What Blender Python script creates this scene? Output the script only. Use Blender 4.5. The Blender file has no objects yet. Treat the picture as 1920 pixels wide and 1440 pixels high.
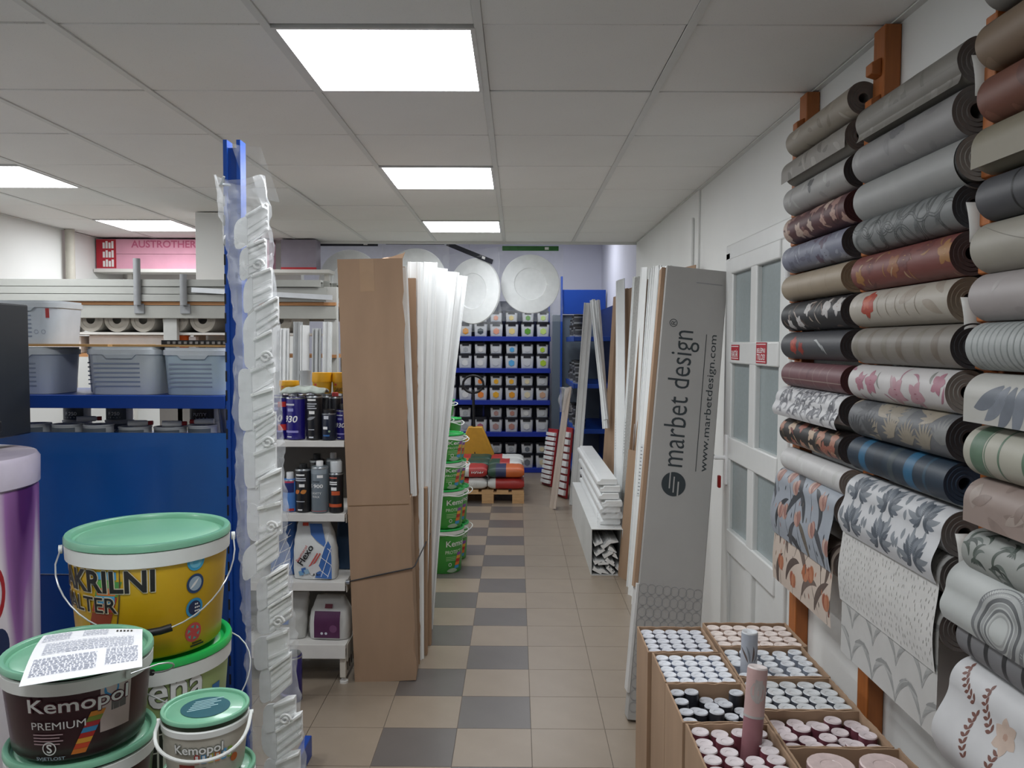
import bpy, bmesh, math, random
from mathutils import Vector, Matrix, Euler
random.seed(7)
PI = math.pi
scene = bpy.context.scene
COL = scene.collection

# ------------------------------------------------------------------ camera
H = 1.75
PITCH, YAW, ROLL, FPX = 0.04926, -0.00552, 0.00454, 1512.8
cam_d = bpy.data.cameras.new('camera')
cam_d.sensor_width = 36.0
cam_d.lens = 36.0 * FPX / 1920.0
cam_d.clip_start = 0.02
cam = bpy.data.objects.new('camera', cam_d)
COL.objects.link(cam)
cam.matrix_world = (Matrix.Translation((0, 0, H)) @ Matrix.Rotation(-YAW, 4, 'Z') @
                    Matrix.Rotation(PI / 2 - PITCH, 4, 'X') @ Matrix.Rotation(ROLL, 4, 'Z'))
scene.camera = cam

# ------------------------------------------------------------------ world + exposure
world = bpy.data.worlds.new('world')
scene.world = world
world.use_nodes = True
world.node_tree.nodes['Background'].inputs[0].default_value = (0.75, 0.8, 0.9, 1)
world.node_tree.nodes['Background'].inputs[1].default_value = 0.05
vs = scene.view_settings
vs.view_transform = 'Standard'
vs.look = 'None'
vs.exposure = 0.95
vs.gamma = 1.0
vs.use_curve_mapping = False
try:
    cy = scene.cycles
    cy.max_bounces, cy.diffuse_bounces, cy.glossy_bounces, cy.transmission_bounces, cy.transparent_max_bounces = 7, 4, 2, 3, 10
    cy.caustics_reflective = cy.caustics_refractive = False
except Exception:
    pass
LAMP = 11.0          # radiance of a ceiling panel

def at(x, y, Y):
    """point at distance Y in front of the camera seen at photo pixel (x, y)"""
    a, b = x - 960, y - 720
    u = a * math.cos(ROLL) + b * math.sin(ROLL)
    v = -a * math.sin(ROLL) + b * math.cos(ROLL)
    xc, zc = u / FPX, -v / FPX
    yy = math.cos(PITCH) + zc * math.sin(PITCH)
    Z = zc * math.cos(PITCH) - math.sin(PITCH)
    X = xc * math.cos(YAW) + yy * math.sin(YAW)
    Yd = -xc * math.sin(YAW) + yy * math.cos(YAW)
    t = Y / Yd
    return Vector((X * t, Y, Z * t + H))

# ------------------------------------------------------------------ materials
def lin(c):
    if isinstance(c, str):
        c = c.lstrip('#')
        c = [int(c[i:i + 2], 16) for i in (0, 2, 4)]
    out = []
    for v in c[:3]:
        v = v / 255.0
        out.append(v / 12.92 if v <= 0.04045 else ((v + 0.055) / 1.055) ** 2.4)
    return tuple(out) + (1.0,)

_M = {}
def M(col, rough=0.55, metal=0.0, noise=0.06, scale=18.0, bump=0.0, name=None, coat=0.0, stretch=None, emit=0.0,
      alpha=1.0, trans=0.0, specks=None):
    key = (str(col), rough, metal, noise, scale, bump, name, coat, str(stretch), emit, alpha, trans, str(specks))
    if key in _M:
        return _M[key]
    m = bpy.data.materials.new(name or ('mat_' + str(col).replace('#', '').replace(' ', '')))
    m.use_nodes = True
    nt = m.node_tree
    b = nt.nodes['Principled BSDF']
    c = lin(col)
    b.inputs['Roughness'].default_value = rough
    b.inputs['Metallic'].default_value = metal
    b.inputs['Coat Weight'].default_value = coat
    b.inputs['Alpha'].default_value = alpha
    b.inputs['Transmission Weight'].default_value = trans
    tc = nt.nodes.new('ShaderNodeTexCoord')
    mp = nt.nodes.new('ShaderNodeMapping')
    nt.links.new(tc.outputs['Object'], mp.inputs[0])
    if stretch:
        mp.inputs['Scale'].default_value = stretch
    nz = nt.nodes.new('ShaderNodeTexNoise')
    nz.inputs['Scale'].default_value = scale
    nz.inputs['Detail'].default_value = 4
    nt.links.new(mp.outputs[0], nz.inputs['Vector'])
    mx = nt.nodes.new('ShaderNodeMix')
    mx.data_type = 'RGBA'
    lo = tuple(max(0, v * (1 - noise * 2)) for v in c[:3]) + (1,)
    hi = tuple(min(1, v * (1 + noise * 2)) for v in c[:3]) + (1,)
    mx.inputs[6].default_value = lo
    mx.inputs[7].default_value = hi
    nt.links.new(nz.outputs['Fac'], mx.inputs[0])
    src = mx.outputs[2]
    if specks:
        sc, col2, thr = specks
        n2 = nt.nodes.new('ShaderNodeTexNoise')
        n2.inputs['Scale'].default_value = sc
        n2.inputs['Detail'].default_value = 2
        nt.links.new(mp.outputs[0], n2.inputs['Vector'])
        rp = nt.nodes.new('ShaderNodeValToRGB')
        rp.color_ramp.elements[0].position = thr
        rp.color_ramp.elements[1].position = min(1, thr + 0.06)
        nt.links.new(n2.outputs['Fac'], rp.inputs[0])
        m2 = nt.nodes.new('ShaderNodeMix')
        m2.data_type = 'RGBA'
        m2.inputs[7].default_value = lin(col2)
        nt.links.new(rp.outputs[0], m2.inputs[0])
        nt.links.new(src, m2.inputs[6])
        src = m2.outputs[2]
    nt.links.new(src, b.inputs['Base Color'])
    if emit:
        b.inputs['Emission Color'].default_value = c
        b.inputs['Emission Strength'].default_value = emit
    if bump:
        bp = nt.nodes.new('ShaderNodeBump')
        bp.inputs['Strength'].default_value = bump
        bp.inputs['Distance'].default_value = 0.004
        nt.links.new(nz.outputs['Fac'], bp.inputs['Height'])
        nt.links.new(bp.outputs[0], b.inputs['Normal'])
    _M[key] = m
    return m

def clear_plastic(name, tint, cover, rough=0.12):
    """thin clear film: mostly see-through with glossy wrinkles"""
    m = bpy.data.materials.new(name)
    m.use_nodes = True
    nt = m.node_tree
    for n in list(nt.nodes):
        nt.nodes.remove(n)
    out = nt.nodes.new('ShaderNodeOutputMaterial')
    tr = nt.nodes.new('ShaderNodeBsdfTransparent')
    df = nt.nodes.new('ShaderNodeBsdfPrincipled')
    df.inputs['Base Color'].default_value = lin(tint)
    df.inputs['Roughness'].default_value = rough
    mix = nt.nodes.new('ShaderNodeMixShader')
    tc = nt.nodes.new('ShaderNodeTexCoord')
    nz = nt.nodes.new('ShaderNodeTexNoise')
    nz.inputs['Scale'].default_value = 14
    nz.inputs['Detail'].default_value = 3
    nt.links.new(tc.outputs['Object'], nz.inputs['Vector'])
    mul = nt.nodes.new('ShaderNodeMath')
    mul.operation = 'MULTIPLY'
    mul.inputs[1].default_value = cover * 2
    nt.links.new(nz.outputs['Fac'], mul.inputs[0])
    bp = nt.nodes.new('ShaderNodeBump')
    bp.inputs['Strength'].default_value = 0.5
    bp.inputs['Distance'].default_value = 0.006
    nt.links.new(nz.outputs['Fac'], bp.inputs['Height'])
    nt.links.new(bp.outputs[0], df.inputs['Normal'])
    nt.links.new(mul.outputs[0], mix.inputs[0])
    nt.links.new(tr.outputs[0], mix.inputs[1])
    nt.links.new(df.outputs[0], mix.inputs[2])
    nt.links.new(mix.outputs[0], out.inputs[0])
    return m

WHITE = M('#e9e9e8', 0.45, noise=0.02)
TRIMW = M('#eceeee', 0.32, noise=0.03, scale=6, coat=0.1)
CARD = M('#a2866d', 0.85, noise=0.09, scale=9, stretch=(1, 1, 0.25))
CARD_IN = M('#7d6247', 0.9, noise=0.1, scale=9)
GREYCARD = M('#a3a19e', 0.75, noise=0.03, scale=5)
BLUE = M('#0d3f97', 0.4, noise=0.05, scale=4)
DEEPBLUE = M('#14309a', 0.4, noise=0.04)
BLACK = M('#17181b', 0.5, noise=0.1)
DARK = M('#2b2c2f', 0.6, noise=0.08)
WOOD = M('#a3602f', 0.5, noise=0.16, scale=9, stretch=(7, 7, 0.7))
PALEWOOD = M('#c9a173', 0.75, noise=0.14, scale=9, stretch=(1, 7, 7))
STEEL = M('#a9adb0', 0.35, metal=0.8, noise=0.05)
FOAM = M('#eff1f1', 0.6, noise=0.02)
FILM = clear_plastic('clear_film', '#e6ebf0', 0.13)
FILM_THICK = clear_plastic('milky_film', '#eef1f4', 0.22, 0.16)

# ------------------------------------------------------------------ mesh builder
class MB:
    def __init__(self):
        self.v, self.f, self.m, self.mats = [], [], [], []
    def mi(self, mat):
        if mat is None:
            return 0
        if mat not in self.mats:
            self.mats.append(mat)
        return self.mats.index(mat)
    def add(self, vs_, fs, mat=None):
        o = len(self.v)
        i = self.mi(mat)
        self.v += [tuple(p) for p in vs_]
        for f in fs:
            self.f.append(tuple(o + k for k in f))
            self.m.append(i)
        return self
    def box(self, c, s, mat=None, rot=None):
        x, y, z = s[0] / 2, s[1] / 2, s[2] / 2
        p = [Vector(q) for q in ((-x, -y, -z), (x, -y, -z), (x, y, -z), (-x, y, -z), (-x, -y, z), (x, -y, z), (x, y, z), (-x, y, z))]
        if rot:
            R = Euler(rot).to_matrix()
            p = [R @ q for q in p]
        c = Vector(c)
        return self.add([q + c for q in p], [(0, 3, 2, 1), (4, 5, 6, 7), (0, 1, 5, 4), (1, 2, 6, 5), (2, 3, 7, 6), (3, 0, 4, 7)], mat)
    def b2(self, x0, x1, y0, y1, z0, z1, mat=None):
        return self.box(((x0 + x1) / 2, (y0 + y1) / 2, (z0 + z1) / 2), (x1 - x0, y1 - y0, z1 - z0), mat)
    def lathe(self, prof, n=28, c=(0, 0, 0), mat=None, axis='Z', caps=True, sx=1.0, sy=1.0):
        c = Vector(c)
        vv, ff = [], []
        for r, z in prof:
            for k in range(n):
                a = 2 * PI * k / n
                x, y = r * math.cos(a) * sx, r * math.sin(a) * sy
                q = (x, y, z) if axis == 'Z' else ((x, z, y) if axis == 'Y' else (z, x, y))
                vv.append(Vector(q) + c)
        flip = axis == 'Y'
        for i in range(len(prof) - 1):
            for k in range(n):
                q = (i * n + k, i * n + (k + 1) % n, (i + 1) * n + (k + 1) % n, (i + 1) * n + k)
                ff.append(q[::-1] if flip else q)
        if caps:
            lo, hi = tuple(range(n)), tuple((len(prof) - 1) * n + k for k in range(n))
            ff.append(lo if flip else lo[::-1])
            ff.append(hi[::-1] if flip else hi)
        return self.add(vv, ff, mat)
    def tube(self, pts, r, n=8, mat=None, closed=False):
        pts = [Vector(p) for p in pts]
        vv, ff = [], []
        L = len(pts)
        up = Vector((0.31, 0.17, 0.93))
        for i, p in enumerate(pts):
            d = (pts[(i + 1) % L] - pts[i - 1]) if closed else (pts[min(i + 1, L - 1)] - pts[max(i - 1, 0)])
            d.normalize()
            s = d.cross(up)
            if s.length < 1e-3:
                s = d.cross(Vector((1, 0, 0)))
            s.normalize()
            t = s.cross(d)
            for k in range(n):
                a = 2 * PI * k / n
                vv.append(p + (s * math.cos(a) + t * math.sin(a)) * r)
        for i in range(L if closed else L - 1):
            j = (i + 1) % L
            for k in range(n):
                ff.append((i * n + k, i * n + (k + 1) % n, j * n + (k + 1) % n, j * n + k))
        if not closed:
            ff.append(tuple(range(n))[::-1])
            ff.append(tuple((L - 1) * n + k for k in range(n)))
        return self.add(vv, ff, mat)
    def prism(self, poly, z0, z1, mat=None, mp=None):
        """extrude a polygon (a, b) from z0 to z1; mp maps (a, b, z)"""
        mp = mp or (lambda a, b, z: (a, b, z))
        n = len(poly)
        vv = [mp(a, b, z0) for a, b in poly] + [mp(a, b, z1) for a, b in poly]
        ff = [tuple(range(n))[::-1], tuple(range(n, 2 * n))] + [(k, (k + 1) % n, n + (k + 1) % n, n + k) for k in range(n)]
        return self.add(vv, ff, mat)
    def grid(self, fn, nu, nv, mat=None, double=0.0):
        vv = [fn(i / nu, j / nv) for j in range(nv + 1) for i in range(nu + 1)]
        ff = [(j * (nu + 1) + i, j * (nu + 1) + i + 1, (j + 1) * (nu + 1) + i + 1, (j + 1) * (nu + 1) + i) for j in range(nv) for i in range(nu)]
        return self.add(vv, ff, mat)
    def build(self, name, mat=None, parent=None, smooth=40, bevel=0.0, seg=2, solid=0.0):
        me = bpy.data.meshes.new(name)
        me.from_pydata(self.v, [], self.f)
        mats = self.mats if self.mats else ([mat] if mat else [])
        for m in mats:
            me.materials.append(m)
        if len(mats) > 1:
            me.polygons.foreach_set('material_index', self.m)
        if smooth:
            me.shade_smooth()
            me.set_sharp_from_angle(angle=math.radians(smooth))
        me.update()
        ob = bpy.data.objects.new(name, me)
        COL.objects.link(ob)
        if isinstance(self, PR) and parent:
            ob['kind'] = 'stuff'
        if parent:
            ob.parent = parent
        if bevel:
            md = ob.modifiers.new('bevel', 'BEVEL')
            md.width = bevel
            md.segments = seg
            md.limit_method = 'ANGLE'
            md.angle_limit = math.radians(50)
        if solid:
            md = ob.modifiers.new('solid', 'SOLIDIFY')
            md.thickness = solid
        return ob

def tag(o, label, cat, group=None, kind=None):
    o['label'] = label
    o['category'] = cat
    if group:
        o['group'] = group
    if kind:
        o['kind'] = kind
    return o

def thing(name, label, cat, loc=(0, 0, 0), rot=(0, 0, 0), group=None, mw=None):
    o = bpy.data.objects.new(name, None)
    o.empty_display_size = 0.05
    COL.objects.link(o)
    if mw is not None:
        o.matrix_world = mw
    else:
        o.location = loc
        o.rotation_euler = rot
    return tag(o, label, cat, group)

def struct(o):
    o['kind'] = 'structure'
    return o

def copy_tree(o, loc=None, rot=None, label=None, group=None):
    c = o.copy()
    COL.objects.link(c)
    if loc is not None:
        c.location = loc
    if rot is not None:
        c.rotation_euler = rot
    if label:
        c['label'] = label
    if group:
        c['group'] = group
    for ch in KIDS.get(o.name, None) or [k for k in o.children]:
        d = ch.copy()
        COL.objects.link(d)
        d.parent = c
        for g in list(ch.children):
            e = g.copy()
            COL.objects.link(e)
            e.parent = d
    return c
KIDS = {}

def frame(p0, p1, side=(1, 0, 0)):
    """local x = side, z = from p0 to p1; -y is the front"""
    p0, p1, s = Vector(p0), Vector(p1), Vector(side)
    d = (p1 - p0).normalized()
    s = (s - d * s.dot(d)).normalized()
    n = d.cross(s)
    m = Matrix((s, n, d)).transposed().to_4x4()
    m.translation = p0
    return m, (p1 - p0).length

# ------------------------------------------------------------------ lettering (flat print as thin geometry)
_T = {}
def prep_text(s, bold=0.0):
    cu = bpy.data.curves.new('lettering', 'FONT')
    cu.body = s
    cu.size = 1
    cu.resolution_u = 3
    cu.offset = bold
    ob = bpy.data.objects.new('lettering', cu)
    COL.objects.link(ob)
    dg = bpy.context.evaluated_depsgraph_get()
    me = ob.evaluated_get(dg).to_mesh()
    v = [(p.co.x, p.co.y) for p in me.vertices]
    f = [tuple(p.vertices) for p in me.polygons]
    ob.evaluated_get(dg).to_mesh_clear()
    bpy.data.objects.remove(ob)
    bpy.data.curves.remove(cu)
    if v:
        x0, x1 = min(a for a, b in v), max(a for a, b in v)
        y0, y1 = min(b for a, b in v), max(b for a, b in v)
        v = [((a - x0) / (x1 - x0), (b - y0) / (y1 - y0)) for a, b in v]
    _T[s] = (v, f)
for s_, b_ in (('AKRILNI', .025), ('MALTER', .008), ('Kemopol', .012), ('PREMIUM', 0), ('ena', .015), ('SVJETLOST', .01), ('Kem', .02), ('Kemopol ', .012),
               ('PROTECT', .01), ('930', .02), ('S', .02), ('S 900', .02), ('CAVITY', 0), ('WAX', 0), ('Flexo', .02), ('5 kg', .02), ('Baumacol', .005),
               ('marbet design', -.004), ('www.marbetdesign.com', 0), ('®', 0), ('RAKTÁR', .01), ('BELÉPNI', .01), ('TILOS!', .01), ('AUSTROTHERM', .02),
               ('F 250', .02), ('PUTTY', .01), ('austrotherm', .02), ('GARANT', .01)):
    prep_text(s_, b_)

class PR(MB):
    """flat print: shapes laid on a surface through mp(u, v, lift)"""
    def __init__(self, mp, step=0.00003, base=0.0006, cyc=40, fine=0.02):
        super().__init__()
        self.mp, self.k, self.step, self.base, self.cyc, self.fine = mp, 0, step, base, cyc, fine
    def lift(self):
        self.k += 1
        return self.base + (self.k % self.cyc) * self.step
    def text(self, s, u, v, w, h, mat, rot=0.0, shear=0.0, up=0.0):
        vv, ff = _T[s]
        l = self.lift() + up
        ca, sa = math.cos(rot), math.sin(rot)
        pts = []
        for a, b in vv:
            a, b = a * w + shear * b * h, b * h
            pts.append(self.mp(u + a * ca - b * sa, v + a * sa + b * ca, l))
        return self.add(pts, ff, mat)
    def rect(self, u0, v0, w, h, mat, nu=1, nv=1, shear=0.0, rot=0.0):
        l = self.lift()
        ca, sa = math.cos(rot), math.sin(rot)
        def fn(a, b):
            p, q = a * w + shear * b, b * h
            return self.mp(u0 + p * ca - q * sa, v0 + p * sa + q * ca, l)
        return self.grid(fn, nu, nv, mat)
    def disc(self, u, v, r, mat, n=16, ry=None, r0=0.0):
        l = self.lift()
        ry = ry or r
        if r0:
            vv = [self.mp(u + q * r * math.cos(2 * PI * k / n), v + q * ry * math.sin(2 * PI * k / n), l) for q in (r0, 1) for k in range(n)]
            return self.add(vv, [(k, n + k, n + (k + 1) % n, (k + 1) % n) for k in range(n)], mat)
        vv = [self.mp(u + r * math.cos(2 * PI * k / n), v + ry * math.sin(2 * PI * k / n), l) for k in range(n)]
        return self.add(vv, [tuple(range(n))], mat)
    def leaf(self, u, v, L, w, ang, mat, bend=0.0, n=6, pw=0.8):
        l = self.lift()
        vv, ff = [], []
        x, y, a = u, v, ang
        n = max(n, min(24, int(L / self.fine) + 1))
        m = max(2, min(12, int(w / self.fine) + 1))
        for i in range(n + 1):
            t = i / n
            hw = w * 0.5 * max(0.02, math.sin(PI * min(1, 0.04 + t * 0.96))) ** pw
            nx, ny = -math.sin(a), math.cos(a)
            for k in range(m + 1):
                e = hw * (1 - 2 * k / m)
                vv.append(self.mp(x + nx * e, y + ny * e, l))
            x += math.cos(a) * L / n
            y += math.sin(a) * L / n
            a += bend / n
        for i in range(n):
            for k in range(m):
                ff.append(((m + 1) * i + k, (m + 1) * i + k + 1, (m + 1) * (i + 1) + k + 1, (m + 1) * (i + 1) + k))
        return self.add(vv, ff, mat)
    def flower(self, u, v, r, mat, np_=5, a0=0.0, c=None, w=0.7):
        for k in range(np_):
            self.leaf(u, v, r, r * w, a0 + 2 * PI * k / np_, mat, 0.3, 5)
        if c:
            self.disc(u, v, r * 0.2, c, 8)

def flat(o, du, dv, nrm):
    o, du, dv, nrm = Vector(o), Vector(du), Vector(dv), Vector(nrm)
    return lambda u, v, l: o + du * u + dv * v + nrm * l

# ================================================================== STRUCTURE
CZ = 2.644
WX = 1.057
GX0, GY0 = -0.1124, 2.316
XL = -3.62
YB, YE = 11.4, 7.13
Y0 = -2.2
WALLM = M('#e4e5e3', 0.85, noise=0.02, scale=3, bump=0.05)
BACKW = M('#cfd0dd', 0.85, noise=0.02, scale=3)
TILE_B = M('#8e8172', 0.34, noise=0.05, scale=7)
TILE_G = M('#625d5a', 0.34, noise=0.05, scale=7)
GROUT = M('#786e65', 0.8, noise=0.1)

fl = struct(MB().b2(XL - 0.1, 1.35, Y0 - 0.1, YB + 0.1, -0.12, -0.004, GROUT).build('floor'))
S = 0.336
FX, FY = 0.0737, 3.26
tb = MB().b2(0.0015, S - 0.0015, 0.0015, S - 0.0015, -0.005, 0.0, TILE_B).build('tile', parent=fl, smooth=0)
tg = MB().b2(0.0015, S - 0.0015, 0.0015, S - 0.0015, -0.005, 0.0, TILE_G).build('tile', parent=fl, smooth=0)
first = {0: True, 1: True}
for r in range(-4, 24):
    for c in range(-7, 3):
        grey = (c == -1 and r % 2 == 1) or (c == -2 and r % 2 == 0)
        src = tg if grey else tb
        if first[int(grey)]:
            o = src
            first[int(grey)] = False
        else:
            o = src.copy()
            COL.objects.link(o)
        o.location = (FX + c * S, FY + r * S, 0.0)

# ceiling: slab above, then panels resting on a T-bar grid
CEILM = M('#eeeeec', 0.9, noise=0.02, scale=3, bump=0.15, specks=(420, '#a5a5a3', 0.69))
BARM = M('#dcdddb', 0.5, noise=0.02)
ce = struct(MB().b2(XL, WX + 0.1, Y0, YE, CZ + 0.05, CZ + 0.15, M('#c9cac8', 0.9)).build('ceiling'))
lights = {(-1, 0), (-1, 3), (-1, 6), (-5, 0), (-5, 3), (-5, 6), (-1, -3), (-5, -3)}
pane = MB().b2(0.011, 0.589, 0.004, 0.596, 0.003, 0.016, CEILM).build('ceiling_panel', parent=ce, bevel=0.003, seg=1)
firstp = True
for r in range(-8, 8):
    for c in range(-6, 2):
        if (c, r) in lights:
            continue
        x0 = GX0 + 0.6 * c
        w = 1.0
        if c == 1:
            w = (WX - x0) / 0.6
        if c == -6:
            w = 1.0
        o = pane if firstp else pane.copy()
        if not firstp:
            COL.objects.link(o)
        firstp = False
        o.location = (x0, GY0 + 0.6 * r, CZ + (0.004 * random.random() if random.random() < 0.2 else 0))
        o.scale.x = w if w != 1.0 else 1.0
bar = MB().b2(-0.012, 0.012, 0, YE - Y0, 0, 0.006).b2(-0.003, 0.003, 0, YE - Y0, 0.006, 0.03)
bar = bar.build('grid_bar', BARM, ce, smooth=0)
for i, c in enumerate(range(-5, 2)):
    o = bar if i == 0 else bar.copy()
    if i:
        COL.objects.link(o)
    o.location = (GX0 + 0.6 * c, Y0, CZ - 0.001)
cb = MB().b2(XL, WX, -0.012, 0.012, 0.020, 0.026).b2(XL, WX, -0.003, 0.003, 0.026, 0.045).build('grid_bar', BARM, ce, smooth=0)
for i, r in enumerate(range(-7, 9)):
    o = cb if i == 0 else cb.copy()
    if i:
        COL.objects.link(o)
    o.location = (0, GY0 + 0.6 * r, CZ - 0.0015)
MB().b2(WX - 0.022, WX, Y0, YE, CZ - 0.003, CZ + 0.001).build('edge_angle', BARM, ce, smooth=0)
MB().b2(XL, XL + 0.022, Y0, YE, CZ - 0.003, CZ + 0.001).build('edge_angle', BARM, ce, smooth=0)
MB().b2(XL, WX, YE - 0.02, YE, CZ - 0.02, CZ + 0.05).build('edge_angle', BARM, ce, smooth=0)

struct(MB().b2(WX, WX + 0.16, Y0, YE, 0, 3.4, WALLM).build('wall_right'))
struct(MB().b2(1.19, 1.35, YE, YB + 0.1, 0, 3.4, BACKW).build('wall_right'))
struct(MB().b2(XL - 0.12, XL, Y0, YB + 0.1, 0, 3.4, WALLM).build('wall_left'))
struct(MB().b2(XL - 0.12, 1.35, YB, YB + 0.12, 0, 3.4, BACKW).build('wall_back'))
struct(MB().b2(XL - 0.12, 1.25, Y0 - 0.12, Y0, 0, 3.4, WALLM).build('wall_front'))
struct(MB().b2(XL, 1.19, YE, YB, 3.3, 3.4, M('#dcdcdc', 0.9)).build('ceiling'))
struct(MB().b2(XL, WX + 0.1, YE, YE + 0.05, CZ - 0.01, 3.3, WALLM).build('wall_header'))
struct(MB().b2(XL, -1.98, YE + 0.3, YE + 0.4, 0, 3.3, WALLM).build('wall_partition'))
# square pillar and slim pipe on the left
struct(MB().b2(-2.21, -1.995, 5.57, 5.85, 0, CZ, WALLM).build('column', bevel=0.004))
struct(MB().tube([(-3.56, 6.45, 0), (-3.56, 6.45, CZ)], 0.035, 12, M('#b9b5aa', 0.6)).build('trim_1'))
# chase on the right wall: a slim raised strip (the vertical line in the plaster)
struct(MB().b2(WX - 0.012, WX, 4.70, YE, 0, CZ, WALLM).build('trim_2', bevel=0.002))
struct(MB().b2(WX - 0.03, WX - 0.012, 4.80, 4.90, 2.08, 2.5, WALLM).build('trim_3', bevel=0.006))

# ---- ceiling lights
GLOW = M('#f7fafd', 0.5, emit=LAMP, noise=0.0, name='lamp_diffuser')
LFRAME = M('#d9d9d9', 0.4, metal=0.2)
names = {(-1, 0): 'large square ceiling light panel closest to the wallpaper rack', (-1, 3): 'second square ceiling light panel over the aisle',
         (-1, 6): 'smallest ceiling light panel above the white trims', (-5, 3): 'ceiling light panel cut by the picture edge above the profiles rack',
         (-5, 6): 'ceiling light panel beside the square pillar', (-5, 0): 'ceiling light panel out of sight above the black cabinet',
         (-1, -3): 'ceiling light panel behind the viewer over the aisle', (-5, -3): 'ceiling light panel behind the viewer at the side'}
def ceiling_light(x0, y0, z, label, glow=GLOW):
    t = thing('ceiling_light', label, 'ceiling light', (x0, y0, z), group='square ceiling light panels')
    fr = MB()
    fr.b2(0.01, 0.59, 0.01, 0.024, -0.003, 0.04).b2(0.01, 0.59, 0.576, 0.59, -0.003, 0.04)
    fr.b2(0.01, 0.024, 0.024, 0.576, -0.003, 0.04).b2(0.576, 0.59, 0.024, 0.576, -0.003, 0.04)
    fr.build('frame', LFRAME, t, smooth=0)
    MB().add([(0.024, 0.024, 0.006), (0.024, 0.576, 0.006), (0.576, 0.576, 0.006), (0.576, 0.024, 0.006)], [(0, 1, 2, 3)]).build('diffuser', glow, t, smooth=0)
    MB().b2(0.024, 0.576, 0.024, 0.576, 0.020, 0.03).build('housing', LFRAME, t, smooth=0)
for k in sorted(lights):
    ceiling_light(GX0 + 0.6 * k[0], GY0 + 0.6 * k[1], CZ, names[k])
for i, (x, y) in enumerate(((-0.9, 8.6), (-2.6, 9.2), (0.1, 9.6))):  # unseen panels added to brighten the back room and its shelving
    ceiling_light(x, y, 3.27, ('added unseen light panel in the high back room above the pallet', 'added unseen light panel in the high back room beyond the partition', 'added unseen light panel in the high back room above the red boards', 'added unseen light panel close to the blue shelving', 'added unseen light panel close to the corner display')[i])

# ---- door in the right wall
DOORM = M('#d2d3d1', 0.35, noise=0.02, coat=0.1)
GLASSD = M('#8d9798', 0.25, noise=0.05, scale=60, name='frosted_glass')
d = struct(bpy.data.objects.new('door_1', None)); COL.objects.link(d)
DX = WX - 0.022
def dbox(y0, y1, z0, z1, name, x0=DX - 0.02, x1=DX + 0.02, mat=DOORM, bev=0.007, par=None):
    return MB().b2(x0, x1, y0, y1, z0, z1).build(name, mat, par or d, bevel=bev, seg=3)
dbox(4.0, 4.075, 0, 2.2, 'frame', WX - 0.03, WX)
dbox(3.02, 3.10, 0, 2.2, 'frame', WX - 0.03, WX)
dbox(3.02, 4.075, 2.16, 2.235, 'frame', WX - 0.03, WX)
dbox(3.90, 4.0, 0.02, 2.16, 'stile'); dbox(3.10, 3.215, 0.02, 2.16, 'stile'); dbox(3.50, 3.59, 0.02, 2.16, 'stile', DX - 0.026)
for z0, z1 in ((2.085, 2.16), (1.665, 1.765), (1.21, 1.315), (0.765, 0.875), (0.02, 0.16)):
    dbox(3.2, 3.91, z0, z1, 'rail', DX - 0.028)
for y0, y1 in ((3.585, 3.905), (3.21, 3.505)):
    for z0, z1 in ((1.76, 2.09), (1.31, 1.67), (0.87, 1.215)):
        dbox(y0, y1, z0, z1, 'pane', DX - 0.003, DX + 0.004, GLASSD, 0)
    dbox(y0, y1, 0.15, 0.775, 'panel', DX - 0.006, DX + 0.006, DOORM, 0.002)
d.location.y = -.08
hb = MB().b2(DX - 0.03, DX - 0.019, 3.93, 3.965, 1.08, 1.32).tube([(DX - 0.025, 3.948, 1.21), (DX - 0.075, 3.95, 1.21), (DX - 0.078, 4.0, 1.212), (DX - 0.074, 4.075, 1.208)], 0.011, 10)
hb.build('handle', M('#eeeeee', 0.3), d, bevel=0.003)
for z in (2.05, 1.02, 0.3):
    MB().tube([(DX - 0.03, 3.1, z - 0.05), (DX - 0.03, 3.1, z + 0.05)], 0.012, 10).build('hinge', M('#d5d7d7', 0.4), d)
rt = MB().b2(DX - 0.05, DX - 0.036, 3.905, 3.932, 1.055, 1.115)
tag(rt.build('key_tag', M('#b21f1c', 0.5), bevel=0.004), 'small red key tag hanging below the white door handle', 'key tag')
# door signs
REDS = M('#a3192a', 0.5)
for nm, y0, y1, z0, z1, lines, lab in (('door_sign', 3.785, 3.655, 1.683, 1.752, ['RAKTÁR'], 'small red sign reading RAKTÁR on the white door'),
                                      ('door_sign', 3.392, 3.255, 1.676, 1.762, ['BELÉPNI', 'TILOS!'], 'small red sign reading BELÉPNI TILOS on the white door')):
    t = thing(nm, lab, 'sign', (DX - 0.029, y0, z0), group='red door signs')
    w, h = y0 - y1, z1 - z0
    MB().b2(-0.002, 0.0, -w, 0, 0, h).build('plate', REDS, t, smooth=0)
    pr = PR(flat((-0.002, 0, 0), (0, -1, 0), (0, 0, 1), (-1, 0, 0)))
    for bx in ((0.006, 0.006, w - 0.012, 0.003), (0.006, h - 0.009, w - 0.012, 0.003)):
        pr.rect(*bx, WHITE)
    n = len(lines)
    for i, s in enumerate(lines):
        hh = (h - 0.026) / n - 0.006
        pr.text(s, 0.014, h - 0.014 - (i + 1) * (hh + 0.005), w - 0.028, hh, WHITE)
    pr.build('lettering', parent=t, smooth=0)

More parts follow.
